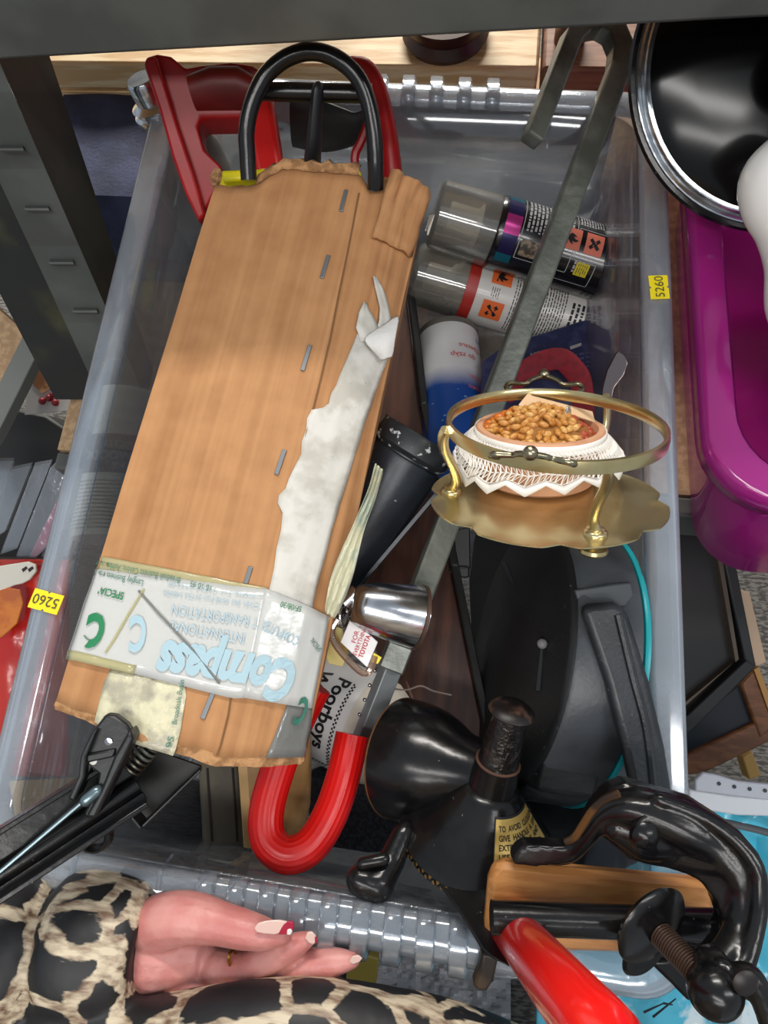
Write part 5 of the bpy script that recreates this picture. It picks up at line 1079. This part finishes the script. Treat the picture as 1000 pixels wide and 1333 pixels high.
mk('picture', plate([(880, 960), (968, 888), (988, 944), (890, 990)], .882, .004), M('dark_blue_picture', '#11141c', .3), p2)
p3 = thing('timber_slat', 'pale wooden slat standing behind the black picture frame', 'slat', C(980, 840, .92))
mk('slat', plate([(962, 770), (976, 770), (998, 862), (984, 868)], .90, .02), M('pale_slat', '#b59c83', .6), p3, bevel=.001)
tag(mk('wooden_peg', plate([(966, 985), (980, 978), (992, 1010), (976, 1016)], .90, .02), M('yellow_wood', '#a8813f', .5), bevel=.002), 'short yellow wooden peg under the brown picture frame', 'peg')
wt = thing('perforated_tray', 'white perforated plastic tray edge at the right below the frames', 'tray', C(950, 1040, .72))
WT = M('white_tray', '#cfd3d8', .35); WT2 = M('white_tray_lip', '#b4b9c1', .35)
mk('rim_face', plate([(906, 1016), (916, 1006), (934, 1009), (960, 1017), (1010, 1022), (1030, 1022), (1030, 1042), (1000, 1042), (950, 1036), (906, 1030)], .70, .006), WT2, wt, bevel=.0015)
mk('tray_side', plate([(898, 1028), (950, 1036), (1030, 1042), (1030, 1064), (960, 1062), (898, 1052)], .705, .02), WT, wt, bevel=.002)
for x, y in ((936, 1020), (956, 1024), (976, 1027), (996, 1029)):
    mk('hole', lathe([(.0, 0), (.0018, 0), (.0018, .0008), (.0, .0008)], frame(C(x, y, .6996), BK), 12), M('hole_dark', '#3a3a3e', .7) if x == 936 else bpy.data.materials['hole_dark'], wt)
tag(mk('grey_strap', tube(cat([(C(x, y, .715), .006) for x, y in ((900, 1062), (950, 1072), (1000, 1084), (1040, 1100))], 4), 10, flat=.6), M('grey_rubber', '#5d6062', .6)), 'grey strip lying under the white perforated tray', 'strip')
def crumple(x0, x1, y0, y1, d, amp, sc, nu=40, nv=40, slope=0):
    def f(u, v):
        X, Y = x0 + (x1 - x0) * u, y0 + (y1 - y0) * v
        n_ = noise.noise(V((u * sc, v * sc, d * 50))) * amp + abs(noise.noise(V((u * sc * 2.3, v * sc * 2.3, 7)))) * amp * .7
        return C(X, Y, d + slope * v - n_)
    return grid(f, nu, nv)
CY = M('cyan_printed_film', '#4fbcd6', .25, 0, '#dbe9ec', 16, lo=.55, hi=.62, bump=.2, bscale=40, coat=.3)
cyb = mk('printed_bag', crumple(700, 1080, 1040, 1400, .76, .03, 4), CY, solid=.002, smooth=60)
tag(cyb, 'cyan and white printed plastic bag under the mill clamp', 'bag')
BLKP2 = M('black_pattern_ink', '#20242a', .5)
for pp in ([(838, 1318, 864, 1306), (864, 1306, 876, 1308), (850, 1324, 880, 1300)],):
    for q in pp: mk('ink_stroke', tube([(C(q[0], q[1], .728), .0012), (C(q[2], q[3], .728), .0006)], 6), BLKP2, cyb)
tag(mk('clear_tub_rim', tube(cat([(C(x, y, d), .004) for x, y, d in ((560, 1240, .70), (600, 1258, .70), (650, 1270, .70), (700, 1268, .70), (735, 1252, .70), (748, 1230, .70))], 5), 10, flat=.6), clear('tub_plastic', '#eef2f2', '#c9ced0', .3, .1)), 'clear curved plastic tub rim below the mill', 'tub')
CB = clear('clear_bag_film', '#f8f9fb', '#f2f4f8', .62, .12, bump=.8, bscale=40, edge=.4)
tag(mk('clear_bag', crumple(480, 665, 1235, 1345, .80, .05, 6, 30, 30), CB, smooth=30), 'crumpled clear plastic bag below the front rim', 'bag')
tag(mk('olive_box', join(plate([(455, 1236), (494, 1248), (490, 1282), (450, 1280)], .74, .05)), M('olive_card', '#7d6f2c', .5), bevel=.002), 'olive yellow box below the hand', 'box')
# ================================================================ left side of the rack
sh = thing('side_shelf', 'chipboard shelf with grey steel edge at the far left', 'shelf', C(0, 470, .80))
mk('board', plate([(-120, 330), (-10, 395), (33, 433), (0, 500), (-60, 600), (-120, 600)], .77, .015), CHIP, sh)
mk('steel_edge', plate([(33, 430), (48, 462), (-2, 562), (-60, 660), (-70, 610), (0, 496)], .768, .02), M('grey_edge_steel', '#6b6e6b', .45), sh, bevel=.001)
gcard = thing('greeting_card', 'white card with brown and red picture by the left shelf post', 'card', C(65, 500, .92))
dg = .90
mk('card', plate([(40, 462), (88, 470), (112, 532), (32, 540)], dg, .002), M('white_card_stock', '#b9b6b3', .5), gcard)
mk('brown_picture', plate([(40, 490), (52, 478), (62, 490), (66, 505), (55, 512), (44, 502)], dg - .001, .0015), M('brown_print_patch', '#8a5a38', .5, 0, '#c89a6a', 60), gcard)
for x, y, r_ in ((55, 522, 5), (64, 518, 5), (72, 524, 5), (68, 514, 4)): mk('red_berry', ball(C(x, y, dg - .001), px(r_, dg), 10, 6), M('berry_red', '#8d2029', .4) if x == 55 else bpy.data.materials['berry_red'], gcard)
tag(mk('black_crate', plate([(-40, 520), (60, 540), (90, 560), (80, 620), (60, 740), (-40, 740)], .95, .08), M('black_crate_plastic', '#0c0d10', .6), bevel=.004), 'black crate behind the wrapped sleeves at the left', 'crate')
FILM = clear('glossy_sleeve_film', '#f4f6f8', '#d0d5dc', .18, .12, bump=.5, bscale=40, edge=.3)
def sleeve(pp, d, col, label):
    t = thing('wrapped_sleeve', label, 'packet', C(*pp[0], d), 'film wrapped packets at the left'); mk('insert', plate(pp, d, .006), M('insert_' + col, '#' + col, .4), t, bevel=.001)
    xs = [p[0] for p in pp]; ys = [p[1] for p in pp]
    mk('film', plate([(p[0] + (-2 if p[0] < sum(xs) / len(xs) else 2), p[1] + (-4 if p[1] < sum(ys) / len(ys) else 2)) for p in pp], d - .004, .001), FILM, t)
sleeve([(-20, 600), (16, 600), (4, 640), (-20, 690)], .86, 'b9bcc0', 'pale sleeve in clear film, leftmost of the wrapped packets')
sleeve([(12, 612), (40, 606), (8, 690), (-16, 705)], .85, '8f9396', 'grey sleeve in clear film, second of the wrapped packets')
sleeve([(44, 606), (66, 602), (24, 712), (2, 720)], .84, '6b6e74', 'dark grey sleeve in clear film, third of the wrapped packets')
sleeve([(64, 612), (82, 596), (84, 630), (44, 724), (22, 724)], .83, '4a4b53', 'dark slate sleeve in clear film, fourth of the wrapped packets')
sleeve([(80, 640), (88, 640), (70, 700), (44, 728), (40, 722)], .822, 'c2416c', 'narrow pink sleeve in clear film beside the clear box')
sleeve([(70, 690), (90, 660), (95, 700), (80, 738), (50, 738)], .83, '8f7f86', 'photo print in clear film next to the pink sleeve')
tag(mk('crate_ledge', plate([(-40, 727), (70, 727), (66, 734), (-40, 733)], .80, .06), M('brown_ledge', '#4d3b36', .6), bevel=.001), 'thin brown ledge between wrapped packets and red bag', 'ledge')
rb = thing('red_bag', 'shiny red printed carrier bag with white handle at the left edge', 'bag', C(10, 850, .82))
mk('bag', crumple(-140, 90, 728, 1010, .80, .02, 3, 24, 24), M('red_film', '#c6201c', .3, 0, '#d4362a', 10, coat=.3, bump=.3), rb, solid=.002, smooth=60)
mk('handle', plate([(-20, 740), (10, 735), (36, 731), (46, 735), (47, 744), (38, 755), (28, 760), (18, 762), (-20, 780)], .773, .004), M('bag_white', '#d8d2c4', .4), rb, bevel=.001)
mk('orange_leaf', plate([(-20, 775), (10, 765), (26, 768), (30, 785), (22, 812), (2, 830), (-20, 836)], .772, .002), M('bag_orange', '#d87a22', .4, 0, '#b85a1a', 40), rb, bevel=.001)
for x in (33, 41): mk('handle_slot', plate([(x - 5, 741), (x + 1, 737), (x + 3, 740), (x - 3, 745)], .7725, .001), M('slot_dark', '#2a2422', .7) if x == 33 else bpy.data.materials['slot_dark'], rb)
tag(mk('beige_card', plate([(12, 1018), (110, 1012), (118, 1055), (20, 1068)], .60, .002, lambda x, y: (CAM.z - .010) / -ray(x, y).z), M('beige_card_stock', '#b59a6d', .7)), 'beige card lying on the box floor in the front left corner', 'card')
